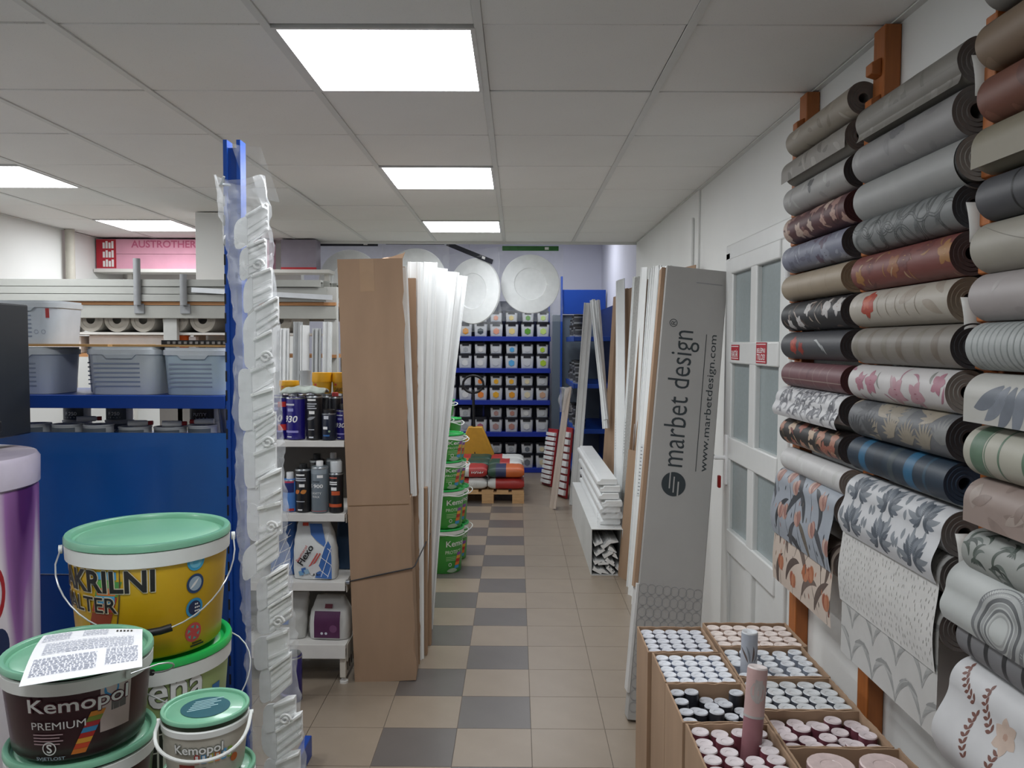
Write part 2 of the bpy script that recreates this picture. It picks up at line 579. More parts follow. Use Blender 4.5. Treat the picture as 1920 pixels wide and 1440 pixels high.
# ================================================================== WALLPAPER RACK ON THE RIGHT WALL
PY = (2.87, 2.27, 1.68)           # near faces of the posts
ROWZ = [2.455 - 0.1007 * k for k in range(15)]
plabel = ('orange-brown wooden post beside the white door', 'orange-brown wooden post between the two full columns of wallpaper',
          'orange-brown wooden post at the edge of the picture')
for i, y in enumerate(PY):
    t = thing('rack_post', plabel[i], 'post', (WX, y, 0), group='wooden wallpaper rack posts')
    MB().b2(-0.047, -0.001, 0, 0.072, 0.02, CZ - 0.008).build('upright', WOOD, t, bevel=0.003)
    for z in [2.555] + ROWZ:
        MB().prism([(-0.075, -0.018), (-0.047, -0.026), (-0.047, 0.026), (-0.075, 0.012)], 0.016, 0.056, None,
                   lambda a, b, c, z=z: (a, c, z - 0.03 + b)).build('peg', WOOD, t, bevel=0.002, seg=1)

AX = 0.985
ENDM = M('#6b6663', 0.7, noise=0.1, scale=30)
ENDB = M('#8c8883', 0.7, noise=0.1, scale=30)
ENDK = M('#38383b', 0.7, noise=0.1, scale=30)
TAGM = M('#e4e4e0', 0.5)
def shade(c, k):
    c = c.lstrip('#')
    v = [int(c[i:i + 2], 16) for i in (0, 2, 4)]
    return '#%02x%02x%02x' % tuple(int(max(0, min(255, q * k))) for q in v)
def vin(base, rough=0.5, noise=0.05, scale=14, specks=None, bump=0.1, stretch=None):
    return M(shade(base, .76), rough, noise=noise, scale=scale, specks=specks, bump=bump, stretch=stretch)

def wallpaper(col, row, label, base, pattern=None, R=0.047, sheet=0.0, end=ENDM, seed=0, tag_=False, dz=0.0, loose=0.0, bulge=0.0, back=None, sy0=0.0, sy1=0.0):
    ynear = PY[1] + 0.075 if col == 0 else (PY[2] + 0.075 if col == 1 else PY[2] - 0.545)
    ln = 0.525 if col < 2 else 0.545
    if col == 1:
        ln = 0.515
    z = ROWZ[row] + dz
    rnd = random.Random(seed * 97 + col * 31 + row)
    ynear += rnd.uniform(-0.008, 0.012)
    t = thing('wallpaper_roll', label, 'wallpaper', (AX, ynear, z), group='wallpaper rolls on the wooden rack')
    # wound body with stepped end rings
    mb = MB()
    prof = []
    for q, dd in ((0.30, 0.0), (0.42, -0.0015), (0.43, 0.002), (0.60, 0.0), (0.61, 0.003), (0.80, 0.0005), (0.81, 0.003), (1.0, 0.0)):
        prof.append((R * q, dd))
    n = 80
    mb.lathe([(R, 0.0), (R, ln)], n, mat=base, axis='Y', caps=False)
    mb.lathe(prof, n, mat=end, axis='Y', caps=False)
    mb.lathe([(R, ln), (R * 0.3, ln), (R * 0.3, 0.0)], n, mat=end, axis='Y', caps=False)
    mb.build('wound_paper', parent=t, smooth=35)
    Rs = R + (0.0008 if sheet > 0 or loose > 0 else 0.0)
    # surface: v = 0 at the front, up positive; hanging sheet goes straight down
    a_top = 1.9
    def surf(u, v, l):
        u = min(max(u, -sy0), ln + sy1)
        rr = Rs + l
        if sheet > 0 and v < 0:
            v = max(v, -sheet)
            bow = bulge * math.sin(PI * min(1, -v / sheet * 0.8)) ** 2
            return (-rr - bow, u, v)
        lim = -1.9 * Rs
        v = max(v, lim)
        v = min(v, a_top * Rs)
        a = v / Rs
        return (-rr * math.cos(a), u, rr * math.sin(a))
    if sheet > 0 or loose > 0:
        lo = -sheet if sheet > 0 else -1.9 * Rs
        hi = a_top * Rs
        sh = MB()
        nv = 90
        if sheet > 0:
            sh.grid(lambda a, b: surf(-sy0 + a * (ln + sy0 + sy1), lo + (hi - lo) * b, 0), 8, nv)
        else:
            # a loose outer turn standing proud of the roll
            def sp(a, b):
                ang = -2.6 + 4.9 * b
                rr = Rs + loose * (1 - b) ** 1.5
                return (-rr * math.cos(ang), a * ln, rr * math.sin(ang) - loose * 0.6 * (1 - b))
            sh.grid(sp, 4, 70)
        sh.build('hanging_sheet' if sheet > 0 else 'loose_turn', base, t, smooth=60)
    if pattern:
        pr = PR(surf, .000015, .0002, 20, .0045)
        pr.ln = ln
        pr.vlo = -(sheet if sheet > 0 else 1.3 * R)
        pr.vhi = 1.35 * R
        pattern(pr, rnd)
        if pr.f:
            pr.build('printed_pattern', parent=t, smooth=60)
    if tag_:
        tg_ = MB()
        tg_.grid(lambda a, b: (-R * 0.55 + 0.045 * a + 0.01 * b, -0.012 - 0.006 * math.sin(b * 3), 0.005 - 0.085 * b), 2, 4)
        tg_.build('price_tag', TAGM, t, smooth=60, solid=0.0005)
    return t

# ---- print patterns (u along the roll, v around it)
def P(c, r=0.5):
    return M(shade(c, .76), r, noise=0.1, scale=40)
def each(pr, rnd, n, fn):
    """scatter n prints evenly over the sheet"""
    w, h = pr.ln, pr.vhi - pr.vlo
    nx = max(1, round(math.sqrt(n * w / h)))
    ny = max(1, round(n / nx))
    for j in range(ny):
        for i in range(nx):
            fn(w * (i + 0.5 + rnd.uniform(-.32, .32) + (0.25 if j % 2 else -0.1)) / nx, pr.vlo + h * (j + 0.5 + rnd.uniform(-.3, .3)) / ny)
def floral(petals, leafs, centre='#d8b070', n=10, r=0.03, m=22, ll=0.045, lw=0.012, npet=5):
    def f(pr, rnd):
        each(pr, rnd, m, lambda u, v: pr.leaf(u, v, ll * rnd.uniform(.6, 1.3), lw * rnd.uniform(.7, 1.3), rnd.uniform(0, 6.28), P(rnd.choice(leafs)), rnd.uniform(-1.2, 1.2)))
        each(pr, rnd, n, lambda u, v: pr.flower(u, v, r * rnd.uniform(.7, 1.2), P(rnd.choice(petals)), npet, rnd.uniform(0, 6), P(centre)))
    return f
def tulips(petals, leafs, n=14, s=1.0):
    def f(pr, rnd):
        each(pr, rnd, n, lambda u, v: pr.leaf(u, v - .05 * s, .12 * s, .022 * s, rnd.uniform(1.0, 2.2), P(rnd.choice(leafs)), rnd.choice((-1, 1)) * rnd.uniform(.8, 1.7), 9))
        each(pr, rnd, n * 3, lambda u, v: (pr.leaf(u, v, .014 * s, .005 * s, rnd.uniform(1, 2), P(rnd.choice(petals + leafs)), 0, 4)))
        def one(u, v):
            a = 1.57 + rnd.uniform(-.5, .5)
            pr.leaf(u, v, 0.075 * s, 0.003, a + PI, P(leafs[0]), rnd.uniform(-.4, .4))
            for k, da in enumerate((-.75, .75, -.4, .4, 0)):
                pr.leaf(u, v, (.040 - .003 * (k == 4)) * s, 0.019 * s, a + da, P(petals[k % len(petals)]), -da * 1.1)
            pr.leaf(u, v, .02 * s, .006 * s, a, P(petals[1]), 0, 4)
        each(pr, rnd, n, one)
    return f
def mottle(cols, n=14, r=0.035):
    def f(pr, rnd):
        each(pr, rnd, n, lambda u, v: pr.leaf(u, v, r * rnd.uniform(1, 2.2), r * rnd.uniform(.4, .9), rnd.uniform(0, 6.28), P(rnd.choice(cols)), rnd.uniform(-1, 1)))
    return f
def bands(specs):
    def f(pr, rnd):
        for u0, w, c in specs:
            pr.rect(u0, pr.vlo, w, pr.vhi * 1.3 - pr.vlo, P(c), 1, 80)
    return f
def rings(cols, n=7, r=0.05):
    def f(pr, rnd):
        each(pr, rnd, n * 2, lambda u, v: [pr.disc(u, v, r * q, P(cols[0]), 72, r0=1 - 0.05 / q) for q in (1.0, 0.86)])
        each(pr, rnd, n, lambda u, v: [pr.leaf(u + k * 0.006, v - 0.03, 0.08, 0.004, 1.4 + 0.1 * k, P(cols[1]), 0.9) for k in range(5)])
    return f
def palm(cols, n=6, L=0.06):
    def f(pr, rnd):
        def one(u, v):
            a0 = rnd.uniform(0.4, 2.6)
            c = P(rnd.choice(cols))
            for k in range(9):
                pr.leaf(u, v, L * (1 - abs(k - 4) * 0.07), 0.010, a0 + (k - 4) * 0.24, c, (k - 4) * 0.12)
        each(pr, rnd, n, one)
    return f
def damask(cols, n=3):
    def f(pr, rnd):
        w, h = pr.ln, pr.vhi - pr.vlo
        for i in range(n):
            uc = w * (i + 0.5) / n
            for j in range(2):
                vc = pr.vlo + h * (j + 0.45) / 2
                for s in (-1, 1):
                    for k in range(8):
                        aa = -1.2 + 0.42 * k
                        pr.leaf(uc + s * 0.006, vc, 0.045 + 0.012 * (k % 3), 0.016, PI / 2 - s * (PI / 2 - aa), P(cols[k % len(cols)]), s * 0.9)
                    pr.leaf(uc + s * 0.022, vc - 0.03, 0.07, 0.012, PI / 2 + s * 0.5, P(cols[0]), -s * 1.8)
                for q in range(5):
                    pr.leaf(uc + w / n * 0.5 + rnd.uniform(-.025, .025), pr.vlo + h * rnd.random(), 0.026, 0.015, 1.3, P(cols[-1]), 0.4)
    return f
def dashes(c, n=240, L=0.012):
    def f(pr, rnd):
        each(pr, rnd, n, lambda u, v: pr.leaf(u, v, L, 0.0035, rnd.uniform(1.1, 2.0), P(c), 0, 3))
    return f
def plumes(cols, n=4):
    def f(pr, rnd):
        w = pr.ln / n
        for i in range(n):
            uc = w * (i + 0.5)
            for j in range(3):
                vb = pr.vlo + j * 0.09
                for s in (-1, 1):
                    for k in range(6):
                        pr.leaf(uc + s * 0.004 * k, vb + 0.012 * k, 0.10 - 0.006 * k, 0.011, PI / 2 - s * 0.25 - s * 0.16 * k, P(cols[k % len(cols)]), -s * 0.7)
    return f
def swirls(cols, n=10, r=0.045):
    def f(pr, rnd):
        def one(u, v):
            s = rnd.choice((-1, 1))
            for k in range(4):
                pr.leaf(u + 0.008 * k, v, r * (1.3 - 0.15 * k), 0.009, 0.6 + 0.5 * k + rnd.random(), P(cols[k % len(cols)]), s * 2.2, 8)
        each(pr, rnd, n, one)
    return f
def oneflower(u, v, r, c, c2, extra=None):
    def f(pr, rnd):
        if extra:
            extra(pr, rnd)
        pr.leaf(u + r * .2, v - r * 1.2, r * 1.2, 0.003, 1.5, P('#56584a'), 0.3)
        pr.flower(u, v, r, P(c), 6, 0.4, P(c2), 0.8)
        pr.flower(u + r * .2, v + r * .1, r * .6, P(c2), 5, 0.1, P('#4a2018'), 0.6)
    return f
def sprigs(c, n=3):
    def f(pr, rnd):
        def sprig(u, v, a):
            for k in range(7):
                uu, vv = u + 0.013 * k * math.cos(a + 0.08 * k), v + 0.013 * k * math.sin(a + 0.08 * k)
                for s in (-1, 1):
                    pr.leaf(uu, vv, 0.016, 0.008, a + s * 0.9, P(c), 0.2, 4)
        sprig(0.44, -0.10, 0.9); sprig(0.40, -0.03, 0.6); sprig(0.36, -0.12, 1.2); sprig(0.25, -0.05, 0.9); sprig(0.47, 0.0, 0.3)
        pr.flower(0.36, -0.02, 0.035, P('#ecd3c2'), 6, 0.2, P('#d9b29d'))
        pr.flower(0.30, -0.10, 0.03, P('#e0cdbf'), 6, 0.2, P('#c9a28d'))
    return f

# column between the door post and the middle post (far column)
A = 0
wallpaper(A, 0, 'beige wallpaper roll with faint pale flowers, topmost beside the door post', vin('#b5aa9a'), mottle(['#9a8f80', '#d3c9bc', '#c2b6a5'], 16), seed=1)
wallpaper(A, 1, 'grey-beige stone patterned wallpaper roll with a drooping loose sheet edge', vin('#a09a93'), mottle(['#7e7771', '#b9b2aa'], 16), seed=2, sheet=0.035, sy1=0.03)
wallpaper(A, 2, 'pale grey wallpaper roll with one dark grey leaf blot', vin('#bdbcb9'), lambda pr, r: (mottle(['#aaa9a6', '#cfcfcc'], 10)(pr, r), pr.flower(0.27, 0.012, 0.028, P('#6d6e70'), 3, 0.6, None, 0.9)), R=0.05, seed=3, end=ENDK, sy1=0.02)
wallpaper(A, 3, 'burgundy wallpaper roll with dusty pink peonies', vin('#63363c'), floral(['#cfa99b', '#b98d84', '#dcc2b2'], ['#4a262c', '#8c5a58', '#c9a392'], '#a3736b', 12, .03, 16), seed=4, end=M('#3f2126', .7))
wallpaper(A, 4, 'lilac-blue wallpaper roll with plum shadowy flowers', vin('#8f93a6'), floral(['#6d5a70', '#a9aec0', '#7c7f94'], ['#5d4c5e', '#b2b7c6', '#74758a'], '#4e4254', 9, .028, 20), seed=5, end=ENDK)
wallpaper(A, 5, 'sandy beige wallpaper roll with small gold dashes', vin('#b9a890'), bands([(0.12, .002, '#a08f76'), (0.24, .002, '#a08f76'), (.36, .002, '#a08f76')]), seed=6, end=M('#8a7a66', .7))
wallpaper(A, 6, 'black wallpaper roll with white and copper lilies', vin('#26262b'), floral(['#d9d5d2', '#b79d8f', '#eceae8'], ['#8c7468', '#c7b6ab', '#5a5554'], '#b08a72', 7, .032, 26, .05, .008), R=0.05, seed=7, end=ENDK, sy1=.01)
wallpaper(A, 7, 'charcoal wallpaper roll with a red poppy and white sprigs', vin('#4b4d52'), lambda pr, r: (oneflower(0.40, 0.0, 0.034, '#b8392a', '#d0573f')(pr, r), pr.flower(.33, -.01, .026, P('#a63226'), 5, 1, P('#45201c')), [pr.leaf(0.12 + .018 * k, -.03 + .012 * k, .045, .007, 1.2 - .2 * k, P('#c9cccd'), -.8) for k in range(4)]), seed=8, end=ENDK)
wallpaper(A, 8, 'mauve wallpaper roll with pale cracked lines', vin('#875a60'), lambda pr, r: (bands([(.1, .004, '#b49a95'), (.22, .003, '#b49a95'), (.34, .004, '#ab8c89'), (.44, .003, '#b49a95')])(pr, r), mottle(['#93686c', '#7a4d54'], 10, .03)(pr, r), pr.rect(0, -.014, .525, .003, P('#b9a19a'), 6, 1)), R=0.043, seed=9, end=M('#4b2f33', .7))
wallpaper(A, 9, 'white wallpaper with swirling grey leaves hanging as a short loose sheet', vin('#f6f6f7'), swirls(['#83848b', '#a4a5ab', '#6b6c73', '#bdbdc3'], 46, .05), seed=10, sheet=0.055, sy1=.045, bulge=.012, dz=.01, end=ENDK)
wallpaper(A, 10, 'near-black wallpaper roll with salmon and cream blossoms', vin('#2e2725'), floral(['#c98e74', '#dcc0a4', '#b46c5a'], ['#7a6a52', '#d5b08f', '#8f4a40'], '#e0c79a', 9, .03, 22, .045, .009), R=0.045, seed=11, end=ENDK)
wallpaper(A, 11, 'thin plain white wallpaper roll with loosely wound end', vin('#f0efed'), mottle(['#e6e5e2', '#f6f5f3'], 8), R=0.041, seed=12, end=ENDB)
wallpaper(A, 12, 'blue-grey wallpaper sheet with coral tulips hanging from its roll', vin('#bcc4ce'), tulips(['#dcae9e', '#b9877c', '#e6cdbf'], ['#3f434a', '#5d6066', '#7d7468', '#4a4e55'], 11, 1.35), seed=13, sheet=0.185, bulge=.016, sy1=.012, R=.05, dz=.02)
wallpaper(A, 14, 'peach wallpaper sheet with orange tulips, lowest in the column by the door', vin('#f3e0d1'), tulips(['#c8774f', '#d9926d', '#b4604c'], ['#6b5a54', '#85736a', '#77655d', '#a98a6c'], 11, 1.35), seed=14, sheet=0.19, bulge=.006, sy1=.01, R=.05, dz=.06)
# column between the middle post and the near post
B = 1
wallpaper(B, 1, 'grey concrete wallpaper roll with a wide folded flap, topmost in the middle column', vin('#9b968f'), mottle(['#8a857e', '#aba69f'], 20), seed=21, sheet=0.05, bulge=-.01, R=.05, tag_=True, dz=.005)
wallpaper(B, 2, 'thick pale grey wallpaper roll with a soft grey cloud', vin('#a9a8a8'), lambda pr, r: (mottle(['#9d9c9d', '#b5b4b4'], 12)(pr, r), [pr.leaf(.22 + .02 * k, .02 - .004 * k, .06, .02, .3, P('#87878b'), .6) for k in range(3)]), R=0.056, seed=22)
wallpaper(B, 3, 'light silver-grey plaster wallpaper roll with loosened rings', vin('#b3b5b4'), mottle(['#a7aaa9', '#bfc1c0'], 14), R=.05, seed=23, loose=.012, end=ENDB)
wallpaper(B, 4, 'grey wallpaper roll printed with large overlapping circles', vin('#8e9291'), rings(['#565b5c', '#73787a'], 7, .047), seed=24, R=.05, tag_=True, end=ENDK)
wallpaper(B, 5, 'brick-red wallpaper roll with golden leaves', vin('#8c4a44'), floral(['#a8683f', '#b98146', '#7a3b38'], ['#b07c42', '#6f3433', '#c09a78'], '#c79a52', 8, .03, 24, .04, .007), R=.049, seed=25, end=M('#4a3a39', .7))
wallpaper(B, 6, 'cream wallpaper roll with one large red flower', vin('#cdc5b8'), lambda pr, r: (mottle(['#b9ad9d', '#d8d1c6'], 8, .05)(pr, r), oneflower(0.40, 0.012, .042, '#bf4530', '#d9694a')(pr, r), [pr.leaf(.33 - .05 * k, -.03, .07, .005, 1.0, P('#a39786'), .8) for k in range(5)]), R=.05, seed=26, tag_=True, end=M('#7f7263', .7))
wallpaper(B, 7, 'taupe wallpaper roll with blurred brown stripes', vin('#99938a'), lambda pr, r: [pr.leaf(.06 + .085 * k, -.05, .11, .03, 1.3 + .1 * (k % 2), P(('#857a6c', '#8d8679')[k % 2]), .6) for k in range(6)], R=.05, seed=27, end=ENDK)
wallpaper(B, 8, 'white wallpaper roll with streaky pink lilies', vin('#ece8e7'), floral(['#c98a9a', '#d9a9b4', '#b5687c'], ['#a3a39c', '#d6b7bd', '#c2899a'], '#b05a70', 6, .042, 14, .05, .01), R=.049, seed=28, end=ENDB)
wallpaper(B, 9, 'grey wallpaper roll with beige palm leaves', vin('#76797c'), palm(['#a89e8e', '#8f908f', '#b5ab98', '#5d6063'], 12, .075), R=.052, seed=29, end=ENDK)
wallpaper(B, 10, 'dark teal wallpaper roll with bright blue bands', vin('#22384b'), bands([(.08, .012, '#2b5168'), (.14, .045, '#2a6f98'), (.3, .05, '#1c2f40'), (.40, .04, '#2a6f98'), (.24, .03, '#3f4d55')]), R=.048, seed=30, end=M('#2c3a4c', .7))
wallpaper(B, 11, 'white wallpaper sheet with slate-blue damask plumes', vin('#f0f2f4'), damask(['#5f6874', '#828b97', '#9aa2ab'], 3), R=.052, seed=31, sheet=.11, bulge=.02, tag_=True, dz=-.01)
wallpaper(B, 12, 'off-white wallpaper sheet with rows of tiny grey dashes', vin('#fdfcf8'), dashes('#cbcac5', 420, .011), R=.05, seed=32, sheet=.215, bulge=.012, dz=-.005, end=ENDM, sy1=.01)
wallpaper(B, 13, 'silver-grey wallpaper sheet with feathered arches below the dashed sheet', vin('#ebeae6'), plumes(['#c0c1be', '#cfcfcc', '#b0b1ae'], 4), R=.05, seed=33, sheet=.25, bulge=0.0, dz=-.02, end=ENDM, sy1=.01)
# near column, cut by the picture edge
C = 2
wallpaper(C, 0, 'pale grey textured wallpaper roll highest at the picture edge', vin('#a5a29d'), None, seed=41, dz=.02)
wallpaper(C, 1, 'tan suede wallpaper roll near the top picture edge', vin('#a08871'), mottle(['#8f765f', '#ae977f'], 10), R=.05, seed=42, dz=.01)
wallpaper(C, 2, 'rust-red mottled wallpaper roll at the picture edge', vin('#8a5443'), mottle(['#74453a', '#9c6653', '#a98a78'], 20), R=.05, seed=43, tag_=True)
wallpaper(C, 3, 'khaki wallpaper roll with a hanging lip at the picture edge', vin('#a39a86'), None, R=.05, seed=44, sheet=.04, dz=.0)
wallpaper(C, 4, 'dark grey wallpaper roll with a black band at the picture edge', vin('#5a5c61'), bands([(.42, .006, '#1f2023'), (.36, .006, '#1f2023')]), R=.046, seed=45, tag_=True)
wallpaper(C, 5, 'ivory wallpaper roll with a pencil-thin wavy line', vin('#bdb7aa'), lambda pr, r: pr.leaf(.25, -.02, .3, .002, .1, P('#8b8579'), .3), R=.053, seed=46)
wallpaper(C, 6, 'pale pinkish white wallpaper roll at the picture edge', vin('#c3bcba'), mottle(['#b8b0ae', '#cbc5c3'], 8), R=.05, seed=47, tag_=True)
wallpaper(C, 7, 'white ribbed wallpaper roll at the picture edge', vin('#c4c9c7'), bands([(.02 * k, .004, '#a9b0ae') for k in range(2, 27)]), R=.05, seed=48, tag_=True)
wallpaper(C, 8, 'cream wallpaper sheet with a large blue-grey leaf shape', vin('#dddbd5'), lambda pr, r: [pr.leaf(.36 + .02 * k, .03, .1, .035, -1.7 + .3 * k, P(('#8f97a3', '#7d8591')[k % 2]), .6) for k in range(4)], R=.05, seed=49, sheet=.05, tag_=True, dz=-.005)
wallpaper(C, 9, 'cream wallpaper roll with broad sage green stripes', vin('#cfcdbd'), bands([(.475, .045, '#6f8f76'), (.468, .003, '#6f8f76'), (.42, .006, '#6f8f76'), (.3, .05, '#6f8f76')]), R=.053, seed=50, dz=-.015, tag_=True)
wallpaper(C, 10, 'blush beige stone wallpaper roll at the picture edge', vin('#b3a096'), mottle(['#c2b2a8', '#a38f85'], 16), R=.05, seed=51, sheet=.04, dz=-.02, tag_=True)
wallpaper(C, 11, 'white wallpaper roll with green-grey acanthus scrolls', vin('#b9bdb8'), swirls(['#58645c', '#76807a', '#3f4a44'], 14, .05), R=.046, seed=52, dz=-.025)
wallpaper(C, 12, 'big white marble wallpaper roll with grey agate rings', vin('#dfe3e0'), lambda pr, r: [pr.disc(.38, -.03, .085 - .011 * k, P(('#8d9093', '#c3c6c5', '#6d6f72', '#b5b8b8')[k % 4]), 80, r0=.86) for k in range(6)], R=.055, seed=53, sheet=.07, bulge=.012, dz=-.01, sy1=.04)
wallpaper(C, 13, 'grey wallpaper roll with black stripes at the picture edge', vin('#8f8f92'), bands([(.49, .012, '#2f3033'), (.43, .014, '#2f3033'), (.37, .014, '#2f3033'), (.31, .014, '#2f3033')]), R=.05, seed=54, tag_=True, dz=-.005)
wallpaper(C, 14, 'big white wallpaper sheet with rose-brown leaf sprigs, lowest at the picture edge', vin('#f4f4f5'), sprigs('#8c5b50'), R=.058, seed=55, sheet=.16, bulge=.035, dz=-.01, sy1=.02)

# ================================================================== CARTONS OF UPRIGHT WALLPAPER ROLLS
BT = 0.78
WRAPT = M('#dcdde0', 0.3, noise=0.06, scale=60, coat=0.3)
def open_carton(x0, x1, y0, y1, z0, z1, label, top=True):
    t = thing('open_carton', label, 'carton', ((x0 + x1) / 2, (y0 + y1) / 2, z0), group='open cartons of wallpaper rolls')
    w, dd, h, th = x1 - x0, y1 - y0, z1 - z0, 0.005
    for nm, b in (('side', (-w / 2, -w / 2 + th, -dd / 2, dd / 2)), ('side', (w / 2 - th, w / 2, -dd / 2, dd / 2)),
                  ('side', (-w / 2 + th, w / 2 - th, -dd / 2, -dd / 2 + th)), ('side', (-w / 2 + th, w / 2 - th, dd / 2 - th, dd / 2))):
        # slightly ragged cut top edge
        xa, xb, ya, yb = b
        mb = MB()
        n = 14
        lx = (xb - xa) > (yb - ya)
        vv = []
        for i in range(n + 1):
            q = i / n
            zt = h + random.uniform(-0.002, 0.0015)
            if lx:
                px = xa + (xb - xa) * q
                vv += [(px, ya, 0), (px, yb, 0), (px, ya, zt), (px, yb, zt)]
            else:
                py = ya + (yb - ya) * q
                vv += [(xb, py, 0), (xa, py, 0), (xb, py, zt), (xa, py, zt)]
        ff = []
        for i in range(n):
            a, c = 4 * i, 4 * i + 4
            ff += [(a, c, c + 2, a + 2), (a + 1, a + 3, c + 3, c + 1), (a + 2, c + 2, c + 3, a + 3), (a, a + 1, c + 1, c)]
        ff += [(0, 2, 3, 1), (4 * n, 4 * n + 1, 4 * n + 3, 4 * n + 2)]
        mb.add(vv, ff)
        mb.build(nm, CARD, t, smooth=0)
    MB().b2(-w / 2 + th, w / 2 - th, -dd / 2 + th, dd / 2 - th, 0.0, 0.006).build('bottom', CARD_IN, t, smooth=0)
    return t
def roll_mesh(col, topm, R=0.0235, L=0.53):
    mb = MB()
    mb.lathe([(R, 0), (R, L - 0.001)], 20, mat=col, caps=False)
    mb.lathe([(R, L - 0.001), (R * 0.94, L + 0.002), (R * 0.45, L), (R * 0.36, L - 0.006), (R * 0.05, L - 0.007)], 20, mat=topm)
    return mb
XA0, XM, XB1 = 0.432, 0.655, 0.925
cart = [
    ('farthest left carton of pale lilac-grey rolls', XA0 - .012, XM - .012, 2.512, 2.74, '#7d7f8c', '#d7d9e0', 'lilac-grey', 5, 5, .006, 0),
    ('second left carton of bright white-capped blue rolls', XA0, XM - .004, 2.28, 2.508, '#8a93a8', '#e6e9ef', 'pale blue', 5, 5, .003, 0),
    ('third left carton of black rolls at uneven heights', XA0, XM - .003, 2.035, 2.276, '#2c2d33', '#c9ccd2', 'black', 5, 4, .055, .008),
    ('nearest left carton of burgundy rolls', XA0 + .006, XM - .004, 1.79, 2.03, '#7a3f49', '#ddd4d6', 'burgundy', 4, 5, .014, .004),
    ('farthest right carton of pale peach rolls', XM, XB1 + .02, 2.566, 2.785, '#c9b1a4', '#e9dcd5', 'pale peach', 6, 4, .004, 0),
    ('second right carton of light blue-grey rolls', XM, XB1, 2.325, 2.562, '#9197a3', '#dde1e6', 'light blue-grey', 5, 5, .012, 0),
    ('third right carton of silver-capped grey rolls', XM, XB1 - .004, 2.112, 2.32, '#5c5f68', '#cfd2d4', 'silver-capped grey', 5, 4, .004, .006),
    ('fourth right carton of wine-red rolls at uneven heights', XM, XB1 - .006, 1.912, 2.108, '#6d3a45', '#d9cdcf', 'wine-red', 5, 4, .04, .004),
]
ORD = ('first', 'second', 'third', 'fourth', 'fifth', 'sixth')
for label, x0, x1, y0, y1, col, topc, word, nx, ny, jit, drop in cart:
    open_carton(x0, x1, y0, y1, 0.235, BT, 'brown open ' + label)
    lo = MB().b2(x0, x1, y0, y1, 0.0, 0.233)
    tag(lo.build('closed_carton', CARD, bevel=.003), 'closed brown carton under the ' + label.split(' of ')[0], 'carton', 'closed cartons on the floor')
    base = roll_mesh(M(col, .5, noise=.25, scale=25), M(topc, .3, noise=.06, scale=60, coat=.3), R=min((x1 - x0 - .014) / nx, (y1 - y0 - .014) / (ny if jit < .02 else ny)) / 2 - .0004).build('upright_wallpaper_roll', smooth=40)
    R_ = min((x1 - x0 - .014) / nx, (y1 - y0 - .014) / ny) / 2
    k = 0
    for j in range(ny):
        for i in range(nx):
            cx_, cy_ = x0 + .007 + (x1 - x0 - .014) * (i + .5) / nx, y0 + .007 + (y1 - y0 - .014) * (j + .5) / ny
            if (word == 'burgundy' and (i, j) in ((2, 2), (2, 3))) or (word == 'light blue-grey' and (i, j) == (0, 1)):
                continue
            o = base if k == 0 else base.copy()
            if k:
                COL.objects.link(o)
            k += 1
            px = x0 + .007 + (x1 - x0 - .014) * (i + .5) / nx + random.uniform(-1, 1) * max(0, (x1 - x0 - .014) / nx - 2 * R_) * .4
            py = y0 + .007 + (y1 - y0 - .014) * (j + .5) / ny + random.uniform(-1, 1) * max(0, (y1 - y0 - .014) / ny - 2 * R_) * .4
            o.location = (px, py, 0.243)
            o.scale.z = 1.0 - random.random() * jit - drop * .5
            tag(o, '%s upright roll, %s from the aisle in the %s row, %s' % (word, ORD[i], ORD[j], label.split(' of ')[0]), 'wallpaper roll', 'upright rolls in the ' + label.split(' of ')[0])
# nearest right carton with two large rolls
open_carton(XM + .0, XB1 + .005, 1.66, 1.908, 0.235, BT, 'nearest brown open carton holding two large pink rolls')
tag(MB().b2(XM, XB1 + .005, 1.66, 1.908, 0, .233).build('closed_carton', CARD, bevel=.003), 'closed brown carton under the carton with two large pink rolls', 'carton', 'closed cartons on the floor')
for i, (x, lab) in enumerate(((.735, 'large pinkish roll in the nearest carton, closer to the aisle'), (.858, 'large pinkish roll in the nearest carton, closer to the wall'))):
    o = roll_mesh(M('#a98c8c', .5), M('#cdb9b6', .35, noise=.12, scale=50, coat=.2), .054, .535).build('large_wallpaper_roll')
    o.location = (x, 1.832, .243)
    tag(o, lab, 'wallpaper roll', 'large pink rolls')
# rolls pulled up out of the cartons
def pulled(p0, p1, R, label, c0, c1, topc, heart=False):
    m, L = frame(p0, p1, (1, 0, 0))
    t = thing('pulled_wallpaper_roll', label, 'wallpaper roll', mw=m)
    MB().lathe([(R, 0), (R, L * .74)], 24, mat=M(c0, .45, noise=.15), caps=True).lathe([(R * 1.01, L * .74), (R * 1.01, L - .001)], 24, mat=M(c1, .45, noise=.12), caps=False).build('paper', parent=t)
    MB().lathe([(R, L - .001), (R * .94, L + .003), (R * .4, L), (R * .1, L - .006)], 24, mat=M(topc, .3, coat=.3)).build('wrapped_end', parent=t)
    pr = PR(lambda u, v, l: ((R * 1.012 + l) * math.sin(u / R), -(R * 1.012 + l) * math.cos(u / R), v))
    if heart:
        pr.leaf(-.002, L * .82, .06, .03, 1.9, P('#e0d6d3'), -1.2)
        pr.leaf(-.002, L * .82, .06, .03, 1.2, P('#e0d6d3'), 1.2)
        pr.rect(-.075, L * .735, .15, .006, P('#e3dedd'), 16, 1)
    else:
        for q in range(4):
            pr.leaf(-.01 + .006 * q, L * .84, .05, .006, 1.9 - .3 * q, P(('#7c6a63', '#a3a9b3')[q % 2]), .5)
    pr.build('printed_pattern', parent=t)
